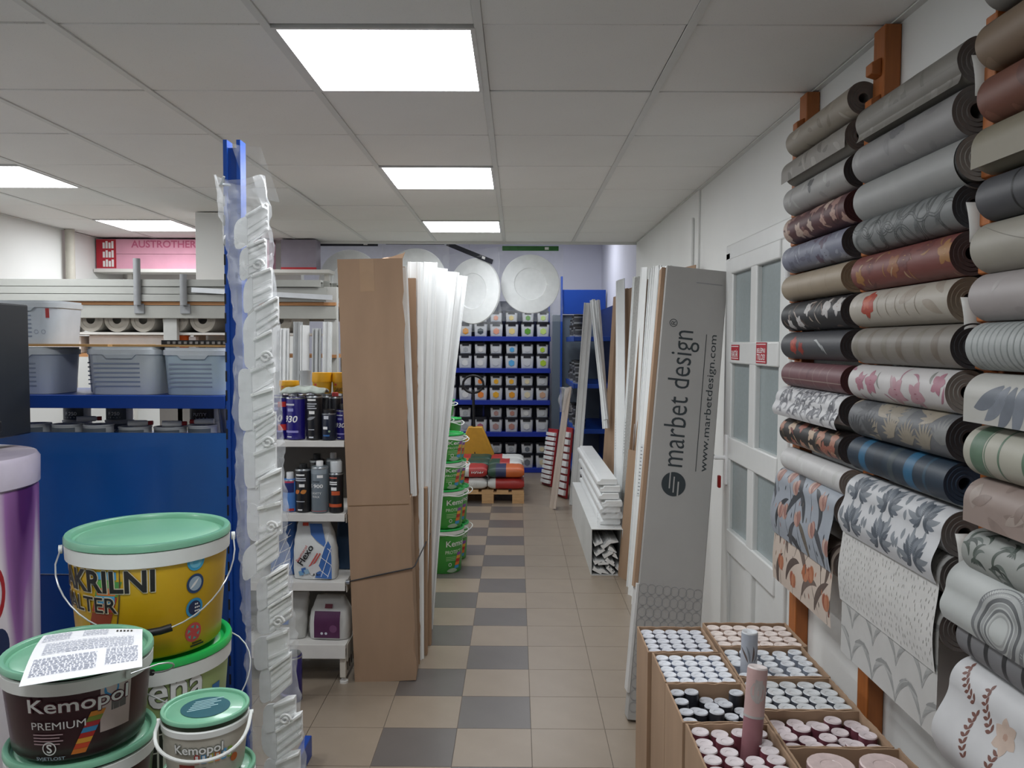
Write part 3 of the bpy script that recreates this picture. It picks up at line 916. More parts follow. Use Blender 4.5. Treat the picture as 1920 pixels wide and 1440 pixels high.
pulled((.562, 1.93, .50), (.607, 1.985, .945), .0245, 'mauve and pink wallpaper roll pulled up out of the nearest left carton', '#8f6268', '#b99a97', '#dcd2d0', True)
pulled((.70, 2.40, .36), (.708, 2.40, .885), .024, 'blue-grey wallpaper roll standing proud of the second right carton', '#9a9fa9', '#a7acb6', '#d9dcdf')

# ================================================================== RIGHT: LEANING TRIMS AND CARTONS
GAP = 0.0
def skirting(w, t, kind=0):
    """cross-section (a across, b depth) of a moulded trim"""
    if kind == 0:
        return [(-w / 2, 0), (w / 2, 0), (w / 2, t * .5), (w * .36, t * .55), (w * .32, t), (w * .1, t), (w * .06, t * .8), (-w * .3, t * .8), (-w * .34, t), (-w / 2, t)]
    if kind == 1:   # cove
        return [(-w / 2, 0), (w / 2, 0), (w / 2, t * .25), (w * .3, t * .35), (w * .05, t * .7), (-w * .2, t), (-w * .3, t * .8), (-w * .38, t), (-w / 2, t)]
    return [(-w / 2, 0), (w / 2, 0), (w / 2, t), (w * .4, t), (w * .38, t * .6), (w * .15, t * .6), (w * .13, t), (-w * .13, t), (-w * .15, t * .6), (-w * .38, t * .6), (-w * .4, t), (-w / 2, t)]
def trim(p0, p1, w, t, label, side=(1, 0, 0), kind=0, mat=TRIMW, group=None, name='trim_strip', bend=0.0, sticker=None, cat='trim'):
    m, L = frame(p0, p1, side)
    mb = MB()
    prof = skirting(w, t, kind)
    n = len(prof)
    segs = 8 if bend else 1
    vv, ff = [], []
    for i in range(segs + 1):
        z = L * i / segs
        off = bend * math.sin(PI * i / segs)
        vv += [(a + off, t - b, z) for a, b in prof]
    for i in range(segs):
        for k in range(n):
            ff.append((i * n + (k + 1) % n, i * n + k, (i + 1) * n + k, (i + 1) * n + (k + 1) % n))
    ff += [tuple(range(n)), tuple(segs * n + k for k in range(n))[::-1]]
    mb.add(vv, ff, mat)
    if sticker:
        o = thing(name, label, cat, group=group, mw=m)
        mb.build('profile', parent=o, smooth=30)
        z0, hh = sticker
        pr = PR(flat((-w * .32, 0, z0), (1, 0, 0), (0, 0, 1), (0, -1, 0)))
        pr.rect(0, 0, w * .6, hh, M('#dcdedf', .5))
        for q in range(int(hh / .025)):
            pr.rect(w * .1, .01 + .025 * q, w * .22 + w * .16 * ((q * 7) % 3) / 3, .006, M('#70757c', .6))
        pr.build('sticker', parent=o, smooth=0)
        return o
    o = mb.build(name, smooth=30)
    o.matrix_world = m
    return tag(o, label, cat, group)

def ragged(w0, pts):
    return pts
def torn_carton(p0, p1, w, t, label, side=(1, 0, 0), tear=0.45, mat=CARD, right_open=True, seed=1, group='tall torn cartons', front=True):
    """tall narrow carton: front panel, back panel, left side; the right side torn away above `tear`"""
    rnd = random.Random(seed)
    m, L = frame(p0, p1, side)
    o = thing('tall_carton', label, 'carton', group=group, mw=m)
    th = 0.006
    def panel(nm, x0, x1, y0, y1, z1, ragged_edge=None):
        n = 40
        vv, ff = [], []
        lx = (x1 - x0) > (y1 - y0)
        for i in range(n + 1):
            z = z1 * i / n
            e = rnd.uniform(-.006, .006) if ragged_edge and i > 0 else 0
            if lx:
                xe = x1 + e
                vv += [(x0, y0, z), (xe, y0, z), (xe, y1, z), (x0, y1, z)]
            else:
                ye = y1 + e * 2
                vv += [(x0, y0, z), (x1, y0, z), (x1, ye, z), (x0, ye, z)]
        for i in range(n):
            for k in range(4):
                ff.append((4 * i + k, 4 * i + (k + 1) % 4, 4 * i + 4 + (k + 1) % 4, 4 * i + 4 + k))
        ff += [(3, 2, 1, 0), (4 * n, 4 * n + 1, 4 * n + 2, 4 * n + 3)]
        MB().add(vv, ff).build(nm, mat, o, smooth=0)
    if front:
        panel('front_panel', -w / 2, w / 2, 0, th, L, True)
    else:
        panel('front_panel', -w / 2, w / 2, 0, th, L * tear, True)
    panel('back_panel', -w / 2, w / 2, t - th, t, L * .985)
    panel('side_panel', -w / 2, -w / 2 + th, th, t - th, L * .99)
    if right_open:
        panel('side_panel', w / 2 - th, w / 2, th, t - th, L * tear, True)
    else:
        panel('side_panel', w / 2 - th, w / 2, th, t - th, L)
    return o, m, L

# --- the printed grey carton beside the door
mm, L = frame((0.672, 3.655, 0.0), (0.896, 4.03, 2.13), (1, 0, 0))
t = thing('printed_carton', 'tall grey carton printed marbet design leaning beside the white door', 'carton', mw=mm)
CW, CD = 0.304, 0.10
mb = MB()
mb.b2(-CW / 2, CW / 2, 0.0, CD, 0.0, L)
mb.build('carton_body', GREYCARD, t, bevel=.004)
MB().b2(-CW / 2 - .012, -CW / 2 + .001, -.002, CD - .004, .12, .62).build('torn_flap', M('#c4c3c1', .8), t, bevel=.002)
MB().b2(-CW / 2 - .02, -CW / 2 - .001, .03, CD - .004, .6, L - .004).build('torn_edge', CARD, t, smooth=0)
INK = M('#2a3236', .6, noise=.03)
INK2 = M('#87888a', .7, noise=.03)
# u runs up the carton, v runs to its left (letters read bottom to top)
pr = PR(flat((CW / 2, -.0005, 0), (0, 0, 1), (-1, 0, 0), (0, -1, 0)), .00003)
def zf(y):   # photo row -> length along the carton
    return (1172 - y) / 670.0 * (2.134 - .452) / 2.134 * L + .452 / 2.134 * L
pr.text('marbet design', zf(888), CW * .37, zf(627) - zf(888), CW * .46, INK)
pr.text('®', zf(622), CW * .75, .04, .04, INK)
pr.rect(zf(893), CW * .265, zf(630) - zf(893), .003, INK)
pr.text('www.marbetdesign.com', zf(892), CW * .07, zf(630) - zf(892), CW * .14, INK)
lc = (zf(921), CW * .60)
pr.disc(lc[0], lc[1], .058, INK, 36)
for k, (a, w_) in enumerate(((-.026, .007), (-.004, .006), (.016, .006))):
    pr.rect(lc[0] - .058 + .018 * k, lc[1] + a, .072 + .004 * k, w_, GREYCARD)
pr.rect(L - .075, CW * .08, .004, CW * .42, INK2)
for j in range(8):
    for i in range(11):
        pr.disc(.06 + i * .054, .025 + j * .0365 + (0), .0235, INK2, 18, ry=.0215, r0=.93)
    for i in range(10):
        pr.rect(.087 + i * .054, .018 + j * .0365, .002, .014, INK2)
pr.build('printing', parent=t, smooth=0)

# --- row of trims and cartons leaning on the right wall (near to far)
SY = (0, 1, 0)    # their width runs along the wall
o, m, L_ = torn_carton((.80, 4.62, 0), (.975, 4.70, 2.20), .25, .045, 'plain brown carton leaning behind the grey printed carton', side=(.25, -1, 0), tear=.5, seed=3)
def lean(x0, y0, x1, y1, zt, w, th, label, kind=0, mat=TRIMW, side=(0.45, -1, 0), sticker=None, bend=0, grp='white trims leaning on the right wall'):
    return trim((x0, y0, 0), (x1, y1, zt), w, th, label, side, kind, mat, grp, sticker=sticker, bend=bend)
lean(.790, 5.12, .985, 5.36, 2.27, .085, .018, 'white trim leaning next to the plain brown carton', 2, sticker=(.55, .38))
lean(.798, 5.34, .985, 5.55, 2.28, .075, .018, 'second white grooved trim beyond the plain brown carton', 2)
lean(.805, 5.55, .985, 5.74, 2.31, .08, .02, 'third white grooved trim with a paper sticker', 0, sticker=(.7, .36))
lean(.815, 5.75, .98, 5.92, 2.31, .06, .02, 'fourth narrow white trim leaning on the right wall', 2)
o, m, L_ = torn_carton((.80, 5.98, 0), (.985, 6.12, 2.28), .16, .05, 'torn brown carton between white grooved trims and the speckled board', side=(.3, -1, 0), tear=.42, seed=5, front=False)
lean(.83, 6.10, .96, 6.18, 2.34, .07, .02, 'tall white trim standing in the torn brown carton', 1, sticker=(.75, .4))
lean(.835, 6.30, .985, 6.55, 2.30, .13, .012, 'grey speckled stone-effect board leaning on the right wall', 0, M('#a09f9c', .8, noise=.15, scale=60), sticker=None)
lean(.84, 6.55, .985, 6.78, 2.32, .07, .02, 'white trim beyond the grey speckled board', 2, sticker=(.85, .3))
lean(.90, 6.95, .955, 7.6, 2.36, .11, .03, 'broad white cove trim slanting across brown cartons', 1)
lean(.90, 7.15, .985, 7.75, 2.35, .06, .02, 'slim white trim slanting beside the broad cove trim', 0)
lean(.90, 7.28, .99, 7.9, 2.36, .06, .02, 'slim white trim behind the broad cove trim', 2, sticker=(.8, .3))
for i, (y, z, wd, lab) in enumerate(((7.45, 2.28, .20, 'tall brown carton in the middle of the right row'), (7.85, 2.30, .20, 'tall brown carton beside the slanting trims'), (8.2, 2.26, .20, 'farthest tall brown carton in the right row'))):
    torn_carton((.90, y, 0), (1.05, y + .25, z), wd, .05, lab, side=(.35, -1, 0), tear=.6, seed=9 + i, right_open=False)
trim((.88, 7.98, .92), (.80, 8.25, 2.2), .07, .03, 'white channel profile hooked slantwise on the farthest cartons', (.8, -1, 0), 2, group='slanting channel profiles')
trim((.86, 7.85, .62 + .4), (.765, 8.3, 2.21), .05, .03, 'slimmer white channel profile hooked on the farthest cartons', (.8, -1, 0), 0, group='slanting channel profiles')
trim((.628, 8.71, 0), (.775, 8.75, 2.2), .10, .03, 'single tall white channel leaning alone at the far end of the right row', (1, -.2, 0), 2)

# --- long white carton on the floor with open end
CBX = (0.573, 0.812, 6.05, 8.13, 0.355)
x0, x1, y0, y1, h = CBX
WC = M('#d3d4d3', .7, noise=.03)
t = thing('long_carton', 'long white carton on the floor with an open end full of trims', 'carton', ((x0 + x1) / 2, y0, 0))
w = x1 - x0
for nm, b in (('side_panel', (-w / 2, -w / 2 + .005, 0, y1 - y0, 0, h)), ('side_panel', (w / 2 - .005, w / 2, 0, y1 - y0, 0, h)),
              ('bottom_panel', (-w / 2 + .005, w / 2 - .005, 0, y1 - y0, 0, .005)), ('top_panel', (-w / 2 + .005, w / 2 - .005, 0, y1 - y0, h - .005, h)),
              ('end_panel', (-w / 2 + .005, w / 2 - .005, y1 - y0 - .005, y1 - y0, .005, h - .005))):
    MB().b2(*b).build(nm, WC, t, smooth=0)
rnd = random.Random(4)
cells = [(-.07, .04, .055), (-.015, .035, .05), (.045, .04, .05), (.088, .06, .03), (-.085, .11, .045), (-.03, .1, .06), (.04, .105, .06), (.085, .15, .035),
         (-.07, .18, .06), (0, .165, .06), (.055, .2, .05), (-.08, .25, .05), (-.015, .24, .065), (.05, .265, .055)]
for i, (cx, cz, sz) in enumerate(cells):
    a = rnd.uniform(-.9, .9)
    s_ = (math.cos(a), 0, math.sin(a))
    yo = rnd.uniform(.0, .012) - .01
    trim(((x0 + x1) / 2 + cx * .9, y0 + .012 + yo, cz + .01), ((x0 + x1) / 2 + cx * .9, y1 - .3, cz + .01), sz * 1.35, .030, 'white moulded trim end packed inside the long white carton', s_, i % 3, group='trim ends in the long white carton')
# --- stepped bundle of trims on top
for i in range(7):
    zc = h + .004 + i * .051
    xs = .735 + (.018 if i % 2 else 0) - .004 * i
    prof = [(-.085, .005), (-.06, .0), (.07, .0), (.075, .02), (.07, .046), (-.05, .046), (-.06, .03), (-.08, .026)]
    mb = MB().prism(prof, 0, 2.05 - .03 * (i % 3), TRIMW, lambda a, b, z: (a, z, b))
    o = mb.build('long_trim', smooth=0, bevel=.003)
    o.location = (xs + .0, 6.18 - (.02 * i if i < 3 else .06 - .03 * (i - 3)), zc)
    tag(o, ('lowest', 'second lowest', 'third lowest', 'middle', 'third highest', 'second highest', 'topmost')[i] + ' white trim in the stack lying on the long white carton', 'trim', 'stacked trims on the long carton')
mb = MB()
rnd = random.Random(12)
def crumple(a, b):
    ang = PI * (a - .5) * 1.15
    return (.72 + .098 * math.sin(ang) + rnd.uniform(-.006, .006), 6.115 - .04 * math.cos(ang) + rnd.uniform(-.008, .008), h + .004 + .19 * b + rnd.uniform(-.005, .005) * (0 if b == 0 else 1))
mb.grid(crumple, 12, 10)
tag(mb.build('plastic_wrap', FILM_THICK, smooth=0), 'crumpled clear plastic wrap around the ends of the stacked white trims', 'plastic wrap')

# ================================================================== BACK ROOM
# ---- blue shelving with paint tubs
t = thing('blue_shelving', 'royal blue metal shelving full of paint tubs on the back wall', 'shelving', (0, 10.93, 0))
SHX0, SHX1 = -1.5, .46
SHZ = (.062, .553, .986, 1.42, 1.85)
for z in SHZ:
    MB().b2(SHX0, SHX1, 0, .42, z - .055, z).b2(SHX0, SHX1, -.006, 0, z - .06, z + .004).build('shelf', DEEPBLUE, t, bevel=.003)
MB().b2(SHX0, SHX1, .40, .42, 0, 2.35).build('back_panel', M('#101c3d', .5), t, smooth=0)
for x in (SHX0, -.46, SHX1 - .01):
    MB().b2(x - .012, x + .012, .36, .42, 0, 2.4).build('upright', DEEPBLUE, t, smooth=0)
MB().b2(SHX0, SHX1, .03, .40, 0, .002).build('plinth', BLACK, t, smooth=0)
TUB = M('#d5d8dc', .35, noise=.06, scale=20, coat=.2)
LIDK = M('#1c1d26', .35, noise=.05)
def tub_proto(w, h):
    o = thing('paint_tub', 'paint tub', 'paint tub')
    def ring(r, z):
        pts = []
        c = r * .28
        for (sx, sy) in ((1, -1), (1, 1), (-1, 1), (-1, -1)):
            for k in range(4):
                a0 = {(1, -1): -PI / 2, (1, 1): 0, (-1, 1): PI / 2, (-1, -1): PI}[(sx, sy)]
                a = a0 + PI / 2 * k / 3
                pts.append((sx * (r - c) + c * math.cos(a), sy * (r - c) + c * math.sin(a), z))
        return pts
    def loft(levels):
        mb = MB()
        vv, ff = [], []
        n = 16
        for r, z in levels:
            vv += ring(r, z)
        for i in range(len(levels) - 1):
            for k in range(n):
                ff.append((i * n + k, i * n + (k + 1) % n, (i + 1) * n + (k + 1) % n, (i + 1) * n + k))
        ff += [tuple(range(n))[::-1], tuple((len(levels) - 1) * n + k for k in range(n))]
        return mb.add(vv, ff)
    r = w / 2
    loft([(r * .84, 0), (r * .86, .004), (r * .94, h * .86)]).build('tub_body', TUB, o, smooth=30)
    loft([(r, h * .86), (r, h * .93), (r * .95, h * .935), (r * .95, h)]).build('lid', LIDK, o, smooth=30)
    MB().b2(-w * .27, w * .27, -r * 1.0, -r * .9, h * .72, h * .9).build('handle_tab', LIDK, o, smooth=0)
    q = min(w, h) * .24
    mb = MB()
    zc = h * .37
    mb.prism([(q * math.sin(PI / 3 * k), zc + q * math.cos(PI / 3 * k)) for k in range(6)], 0, .003, None, lambda a, b, c: (a, -r * .925 - c + (zc - b) * .045, b))
    hx = mb.build('hexagon_label', WHITE, o, smooth=0)
    MB().b2(-w * .34, w * .34, -r * .895, -r * .86, h * .02, h * .08).build('label_strip', M('#9aa0ab', .5), o, smooth=0)
    KIDS[o.name] = list(o.children)
    return o
big, small = tub_proto(.186, .20), tub_proto(.170, .145)
used = {id(big): False, id(small): False}
ordn = ('first', 'second', 'third', 'fourth', 'fifth', 'sixth', 'seventh')
shn = ('bottom shelf', 'fourth shelf', 'third shelf', 'second shelf', 'top shelf')
HEX = {'orange': '#e29a2a', 'dark grey': '#3f4a52', 'salmon': '#e8a58a', 'cream yellow': '#e6d089', 'green': '#5f9e36', 'pale lime': '#c3dd7c', 'lime': '#a9c83c',
       'sky blue': '#57a9dc', 'white': '#dfe0df', 'amber': '#e8ad2e', 'deep orange': '#e8873c', 'pale sand': '#ddd2b0', 'tan': '#c9a184', 'rose': '#b5667c', 'brown pink': '#b08a85',
       'terracotta': '#b98577', 'pale grey': '#c9ccd0', 'slate': '#6f7680', 'grey': '#a9adb2'}
COLSX = [-.91 + .211 * k for k in range(7)]
layout = {  # shelf: (large row, small row) from left to right
    4: (['pale grey', 'orange', 'dark grey', 'salmon', 'cream yellow', 'green', 'pale lime'], ['white', 'orange', 'dark grey', 'salmon', 'cream yellow', 'green', 'pale lime']),
    3: (['white', 'white', 'white', 'pale grey', 'sky blue', 'pale grey', 'lime'], ['white', 'grey', 'white', 'pale grey', 'sky blue', 'pale grey', 'lime']),
    2: (['pale grey', 'white', 'deep orange', 'amber', 'orange', 'pale sand', 'tan'], ['pale grey', 'pale grey', 'deep orange', 'amber', 'amber', 'pale sand', 'pale grey']),
    1: (['pale grey', 'grey', 'rose', 'brown pink', 'terracotta', 'white', 'pale grey'], ['grey', 'grey', None, 'brown pink', 'terracotta', 'white', 'pale grey']),
    0: (['pale grey', 'grey', 'pale grey', 'pale grey', 'white', 'slate', 'pale sand'], ['pale grey', 'grey', 'pale grey', 'grey', 'grey', 'slate', 'pale sand'])}
def place_tub(proto, loc, hexc, label, grp):
    if not used[id(proto)]:
        o = proto
        used[id(proto)] = True
        o.location = loc
        o['label'] = label
        o['group'] = grp
        kids = KIDS[o.name]
    else:
        o = copy_tree(proto, loc, None, label, grp)
        kids = [c for c in COL.objects if False]
    o.rotation_euler = (0, 0, random.uniform(-.06, .06))
    return o
def set_hex(o, col):
    pass
todo = []
for sh, (lg, sm) in layout.items():
    for i, x in enumerate(COLSX):
        if lg[i]:
            todo.append((big, (x, 11.05, SHZ[sh] + .001), lg[i], 'large tub with %s hexagon, %s, %s from the corner' % (lg[i], shn[4 - sh] if False else ('bottom shelf', 'second shelf up', 'middle shelf', 'fourth shelf up', 'top shelf')[sh], ordn[6 - i]), 'large paint tubs on the blue shelving'))
        if sm[i]:
            zz = SHZ[sh] + .202 if lg[i] else SHZ[sh] + .001
            todo.append((small, (x + random.uniform(-.006, .006), 11.055, zz), sm[i], 'small upper tub with %s hexagon, %s, %s from the corner' % (sm[i], ('bottom shelf', 'second shelf up', 'middle shelf', 'fourth shelf up', 'top shelf')[sh], ordn[6 - i]), 'small paint tubs on the blue shelving'))
placed = []
for proto, loc, hx, lab, grp in todo:
    if not used[id(proto)]:
        used[id(proto)] = True
        proto.location = loc
        proto['label'], proto['group'] = lab, grp
        kids, o = KIDS[proto.name], proto
        placed.append((kids, hx))
        continue
    c = proto.copy()
    COL.objects.link(c)
    c.location = loc
    c.rotation_euler = (0, 0, random.uniform(-.07, .07))
    c['label'], c['group'] = lab, grp
    kids = []
    for ch in KIDS[proto.name]:
        d_ = ch.copy()
        COL.objects.link(d_)
        d_.parent = c
        kids.append(d_)
    placed.append((kids, hx))
for kids, hx in placed:
    for k in kids:
        if k.name.startswith('hexagon_label'):
            k.material_slots[0].link = 'OBJECT'
            k.material_slots[0].material = M(HEX[hx], .5)

# ---- grey end panel, blue header and side shelves of the corner gondola
t = thing('corner_gondola', 'grey and blue corner display with dark tins near the far right wall', 'shelving', (0, 0, 0))
MB().b2(.47, 1.17, 10.70, 10.73, .25, 2.14).build('grey_panel', M('#5d6873', .3, noise=.05, scale=2), t, bevel=.003)
MB().b2(.60, 1.17, 10.66, 10.70, 2.15, 2.47).build('header_panel', BLUE, t, bevel=.003)
MB().b2(.575, .60, 10.62, 10.70, 0, 2.64).build('upright', BLUE, t, bevel=.002)
MB().b2(1.10, 1.17, 9.15, 10.68, 0, 2.2).build('back_panel', M('#16295c', .5), t, smooth=0)
GS = (1.84, 1.30, .78, .32)
for z in GS:
    MB().b2(.66, 1.11, 9.2, 10.62, z - .05, z).b2(.65, .66, 9.2, 10.62, z - .055, z + .006).build('shelf', BLUE, t, bevel=.003)
MB().b2(.66, 1.11, 9.2, 10.62, .02, .12).build('plinth', BLACK, t, smooth=0)
tin = MB().lathe([(.055, 0), (.055, .09), (.05, .092)], 18, mat=M('#8d9196', .4, metal=.3)).lathe([(.058, .085), (.058, .108), (.05, .11)], 18, mat=BLACK).lathe([(.0552, .02), (.0552, .07)], 18, mat=M('#3c3e44', .4), caps=False)
tin = tin.build('dark_tin')
k = 0
for zi, z in enumerate(GS[:3]):
    for yi in range(7):
        for st in range(2 if (yi + zi) % 3 else 1):
            o = tin if k == 0 else tin.copy()
            if k:
                COL.objects.link(o)
            k += 1
            o.location = (.735 + random.uniform(-.012, .012), 9.30 + .19 * yi, z + .112 * st)
            s = 1.35 if (yi % 3 == 1 and st == 0) else 1.0
            if st and (yi % 3 == 1):
                o.location.z = z + .112 * 1.35
            o.scale = (s, s, s)
            tag(o, 'dark %s tin, %s from the aisle end on the %s shelf of the corner display' % (('upper', 'single or lower')[0 if st else 1].replace('single or ', ''), ordn[yi], ('highest', 'middle', 'lower')[zi]), 'tin', 'dark tins on the %s shelf of the corner display' % ('highest', 'middle', 'lower')[zi])

# ---- ceiling roses in clear bags hanging from the ceiling edge
def rosette(cx, cz, r, label, card, tilt=0.0, yaw=0.0, y=7.22, cardrot=0.0):
    t = thing('ceiling_rose', label, 'ceiling rose', (cx, y, cz), (0, tilt, yaw), group='white ceiling roses in clear bags')
    prof = [(r * .99, .006), (r, 0), (r * .985, -.016), (r * .93, -.02), (r * .55, -.03), (r * .52, -.022), (r * .30, -.014), (r * .02, -.012)]
    MB().lathe([(a, b) for a, b in prof], 56, mat=FOAM, axis='Y').build('disc', parent=t, smooth=25)
    def bag(a, b):
        x = (a - .5) * 2 * (r + .025)
        z = (r + .06) - (2 * r + .13) * b
        return (x + .006 * math.sin(9 * b), -.038 - .006 * math.sin(11 * a + 5 * b) - .005 * math.sin(23 * b), z)
    MB().grid(bag, 10, 12).build('clear_bag', FILM, t, smooth=60)
    top = MB().box((0, -.045, r + .048), (r * 1.9, .004, .042), None, (0, cardrot, 0)).build('header_card', card, t, smooth=0)
    MB().box((r * .55, -.049, r + .048 - math.sin(cardrot) * r * .55), (.035, .003, .022), None, (0, cardrot, 0)).build('price_label', WHITE, t, smooth=0)
    MB().tube([(0, -.04, r + .09), (0, -.03, r + .30)], .002, 6).build('hook', STEEL, t)
GREENC = M('#2f6b33', .5, noise=.25, scale=20)
NAVYC = M('#20222e', .5)
p = at(657, 527, 7.25); rosette(p.x, p.z, .275, 'white ceiling rose half hidden behind the brown tower, nearest the pillar', NAVYC)
p = at(781, 524, 7.27); rosette(p.x, p.z, .272, 'white ceiling rose behind the tops of the white trims', NAVYC)
p = at(889, 546, 7.22); rosette(p.x, p.z, .292, 'white ceiling rose turned sideways above the orange label tub', NAVYC, yaw=-.62, tilt=-.06, cardrot=.42)
p = at(994, 533, 7.24); rosette(p.x, p.z, .262, 'white ceiling rose with a green header card', GREENC, yaw=.0)

# ---- pallet with sacks
t = thing('pallet', 'wooden pallet stacked with cement sacks at the end of the aisle', 'pallet', (-.71, 8.80, 0))
for x in (0, .335, .67):
    for y in (0, .53, 1.05):
        MB().b2(x, x + .13, y, y + .14, .022, .1).build('block', PALEWOOD, t, bevel=.003)
    MB().b2(x, x + .13, 0, 1.19, 0, .022).build('runner', PALEWOOD, t, smooth=0)
for y in (0, .53, 1.05):
    MB().b2(0, .8, y, y + .14, .1, .122).build('cross_board', PALEWOOD, t, smooth=0)
for i in range(5):
    MB().b2(i * .166, i * .166 + .13, 0, 1.19, .122, .144).build('deck_board', PALEWOOD, t, smooth=0)
def sack(name, w, d_, h, mats, label, cat='sack', loc=(0, 0, 0), rz=0, bulge=.25, group=None):
    """lying or standing filled sack: pillow with flattened ends; mats split along x"""
    t = thing(name, label, cat, loc, (0, 0, rz), group=group)
    mb = MB()
    nx, nr = 14, 20
    rnd = random.Random(hash(label) % 1000)
    rings_ = []
    for i in range(nx + 1):
        q = i / nx
        e = (1 - abs(2 * q - 1) ** 9) ** .5
        e = max(e, .55)
        x = (q - .5) * w
        ring = []
        for k in range(nr):
            a = 2 * PI * k / nr
            ca, sa = math.cos(a), math.sin(a)
            sq = lambda v: math.copysign(abs(v) ** .55, v)
            ring.append((x, sq(ca) * d_ / 2 * (.92 + .08 * e) + rnd.uniform(-.003, .003), h / 2 + sq(sa) * h / 2 * e + (rnd.uniform(-.003, .003) if sa > -.3 else 0)))
        rings_.append(ring)
    vv = [p for r in rings_ for p in r]
    ff, fm = [], []
    for i in range(nx):
        for k in range(nr):
            ff.append((i * nr + k, (i + 1) * nr + k, (i + 1) * nr + (k + 1) % nr, i * nr + (k + 1) % nr))
            fm.append(min(len(mats) - 1, int((i + .5) / nx * len(mats))))
    caps = [tuple(range(nr)), tuple(nx * nr + k for k in range(nr))[::-1]]
    for i_m, mt in enumerate(mats):
        mb.mi(mt)
    mb.v = vv
    mb.f = ff + caps
    mb.m = fm + [0, len(mats) - 1]
    mb.build('sack_body', parent=t, smooth=60)
    return t
RED_, GRN, WHT, ORG, NAV = M('#a8302c', .45, noise=.12), M('#2c4a3a', .45, noise=.12), M('#cfd0cc', .45, noise=.08), M('#c8642f', .45), M('#2b3358', .45)
sacks = [
    (.19, 0, 0, [GRN, RED_, RED_, WHT], 'red and white cement sack at the bottom front of the pallet, aisle end', True),
    (.60, 0, 0, [WHT, WHT, WHT, RED_], 'white cement sack with a red end at the bottom front of the pallet', False),
    (.19, .01, 1, [GRN, WHT, RED_, RED_], 'white and red cement sack in the upper front of the pallet', True),
    (.60, .0, 1, [GRN, NAV, NAV, ORG], 'dark green and blue cement sack with an orange end on the pallet', False),
    (.19, .42, 0, [GRN, RED_, WHT], 'hidden lower cement sack in the middle of the pallet', False), (.6, .42, 0, [RED_, WHT], 'lower red cement sack in the middle of the pallet', False),
    (.21, .42, 1, [ORG, GRN, GRN], 'green sack with an orange end in the middle of the pallet', False), (.58, .42, 1, [GRN, RED_, WHT], 'red sack in the middle of the pallet', False),
    (.20, .80, 0, [GRN, RED_], 'lower green sack at the rear of the pallet', False), (.6, .80, 0, [RED_, WHT], 'lower red sack at the rear of the pallet', False),
    (.22, .80, 1, [RED_, GRN, GRN], 'green and red sack at the rear of the pallet', False), (.60, .80, 1, [RED_, RED_, WHT], 'red and white sack at the rear of the pallet', False)]
for x, y, lv, mats, lab, txt in sacks:
    s = sack('cement_sack', .40, .37, .128, mats, lab, 'sack', (-.71 + x, 8.80 + .19 + y, .1445 + lv * .128), group='cement sacks on the pallet')
    if txt:
        pr = PR(flat((-.05 + .08 * lv, -.186, .03), (1, 0, 0), (0, 0, 1), (0, -1, 0)))
        [pr.leaf(.016 * k2, .022 + .004 * (k2 % 2), .03, .010, 1.25 - .25 * (k2 % 3), WHITE, .5 - (k2 % 2), 4) for k2 in range(8)]
        pr.build('lettering', parent=s, smooth=0)
# ---- pallet truck behind
t = thing('pallet_truck', 'pallet truck with yellow body and black loop handle behind the sacks', 'pallet truck', (-.52, 10.25, 0))
YEL = M('#d8a23a', .45, noise=.08)
MB().prism([(-.24, .12), (.24, .12), (.24, .36), (.09, .70), (-.09, .70), (-.24, .36)], -.06, .06, YEL, lambda a, b, z: (a, z, b)).build('chassis', parent=t, bevel=.012)
MB().tube([(0, -.05, .25), (-.02, -.02, .8), (-.03, .0, 1.17)], .018, 10).build('tiller', BLACK, t)
MB().tube([(-.03 + .13 * math.sin(a) * (1 if abs(a) > 2.2 else 1), 0, 1.24 - .11 * math.cos(a)) for a in [k * 2 * PI / 20 for k in range(20)]], .016, 8, closed=True).build('loop_handle', BLACK, t)
for x in (-.13, .13):
    MB().b2(x - .07, x + .07, -1.15 + .95, -.05, .05, .11).build('fork', YEL, t, bevel=.01)
MB().lathe([(.085, -.05), (.09, -.04), (.09, .04), (.085, .05)], 20, (0, .02, .09), DARK, 'X').build('wheel', parent=t)

# ---- sample boards leaning by the corner gondola
def sample_board(p0, p1, w, label, samples, back):
    m, L = frame(p0, p1, (.35, -1, 0))
    t = thing('sample_board', label, 'sample board', mw=m, group='trim sample boards')
    MB().b2(-w / 2, w / 2, 0, .02, 0, L).build('board', back, t, bevel=.003)
    for k in range(samples):
        z = .03 + (L - .06) * k / samples
        MB().prism([(-w * .45, 0), (w * .45, 0), (w * .45, .03), (w * .1, .045), (-w * .45, .03)], z, z + (L - .08) / samples * .72, None, lambda a, b, c: (a, -b, c)).build('trim_sample', TRIMW, t, bevel=.002, seg=1)
REDB = M('#9b1d24', .45)
p = at(1024, 903, 9.95); sample_board((p.x, 9.95, .002), (p.x + .085, 10.02, .70), .30, 'red board with white trim samples leaning near the blue shelving', 11, REDB)
p = at(1047, 930, 9.15); sample_board((p.x + .03, 9.2, .002), (p.x + .10, 9.25, .80), .30, 'second red board with trim samples leaning before the corner display', 9, REDB)
trim((.385, 8.52, 0), (.565, 8.85, 1.28), .17, .012, 'pale beige plank leaning in front of the red sample boards', (.3, -1, 0), 0, M('#b9aca0', .5, noise=.1, stretch=(1, 1, .2)), name='beige_plank', cat='plank')
mb = MB()
rnd = random.Random(3)
mb.grid(lambda a, b: (.47 + .13 * a + .012 * math.sin(9 * b), 8.80 + .02 * math.sin(7 * a + 4 * b) + rnd.uniform(-.006, .006), 1.285 - .27 * b), 8, 8)
tag(mb.build('plastic_bag', FILM_THICK, smooth=60, solid=.004), 'clear plastic bag hanging over the top of the beige plank', 'plastic bag')

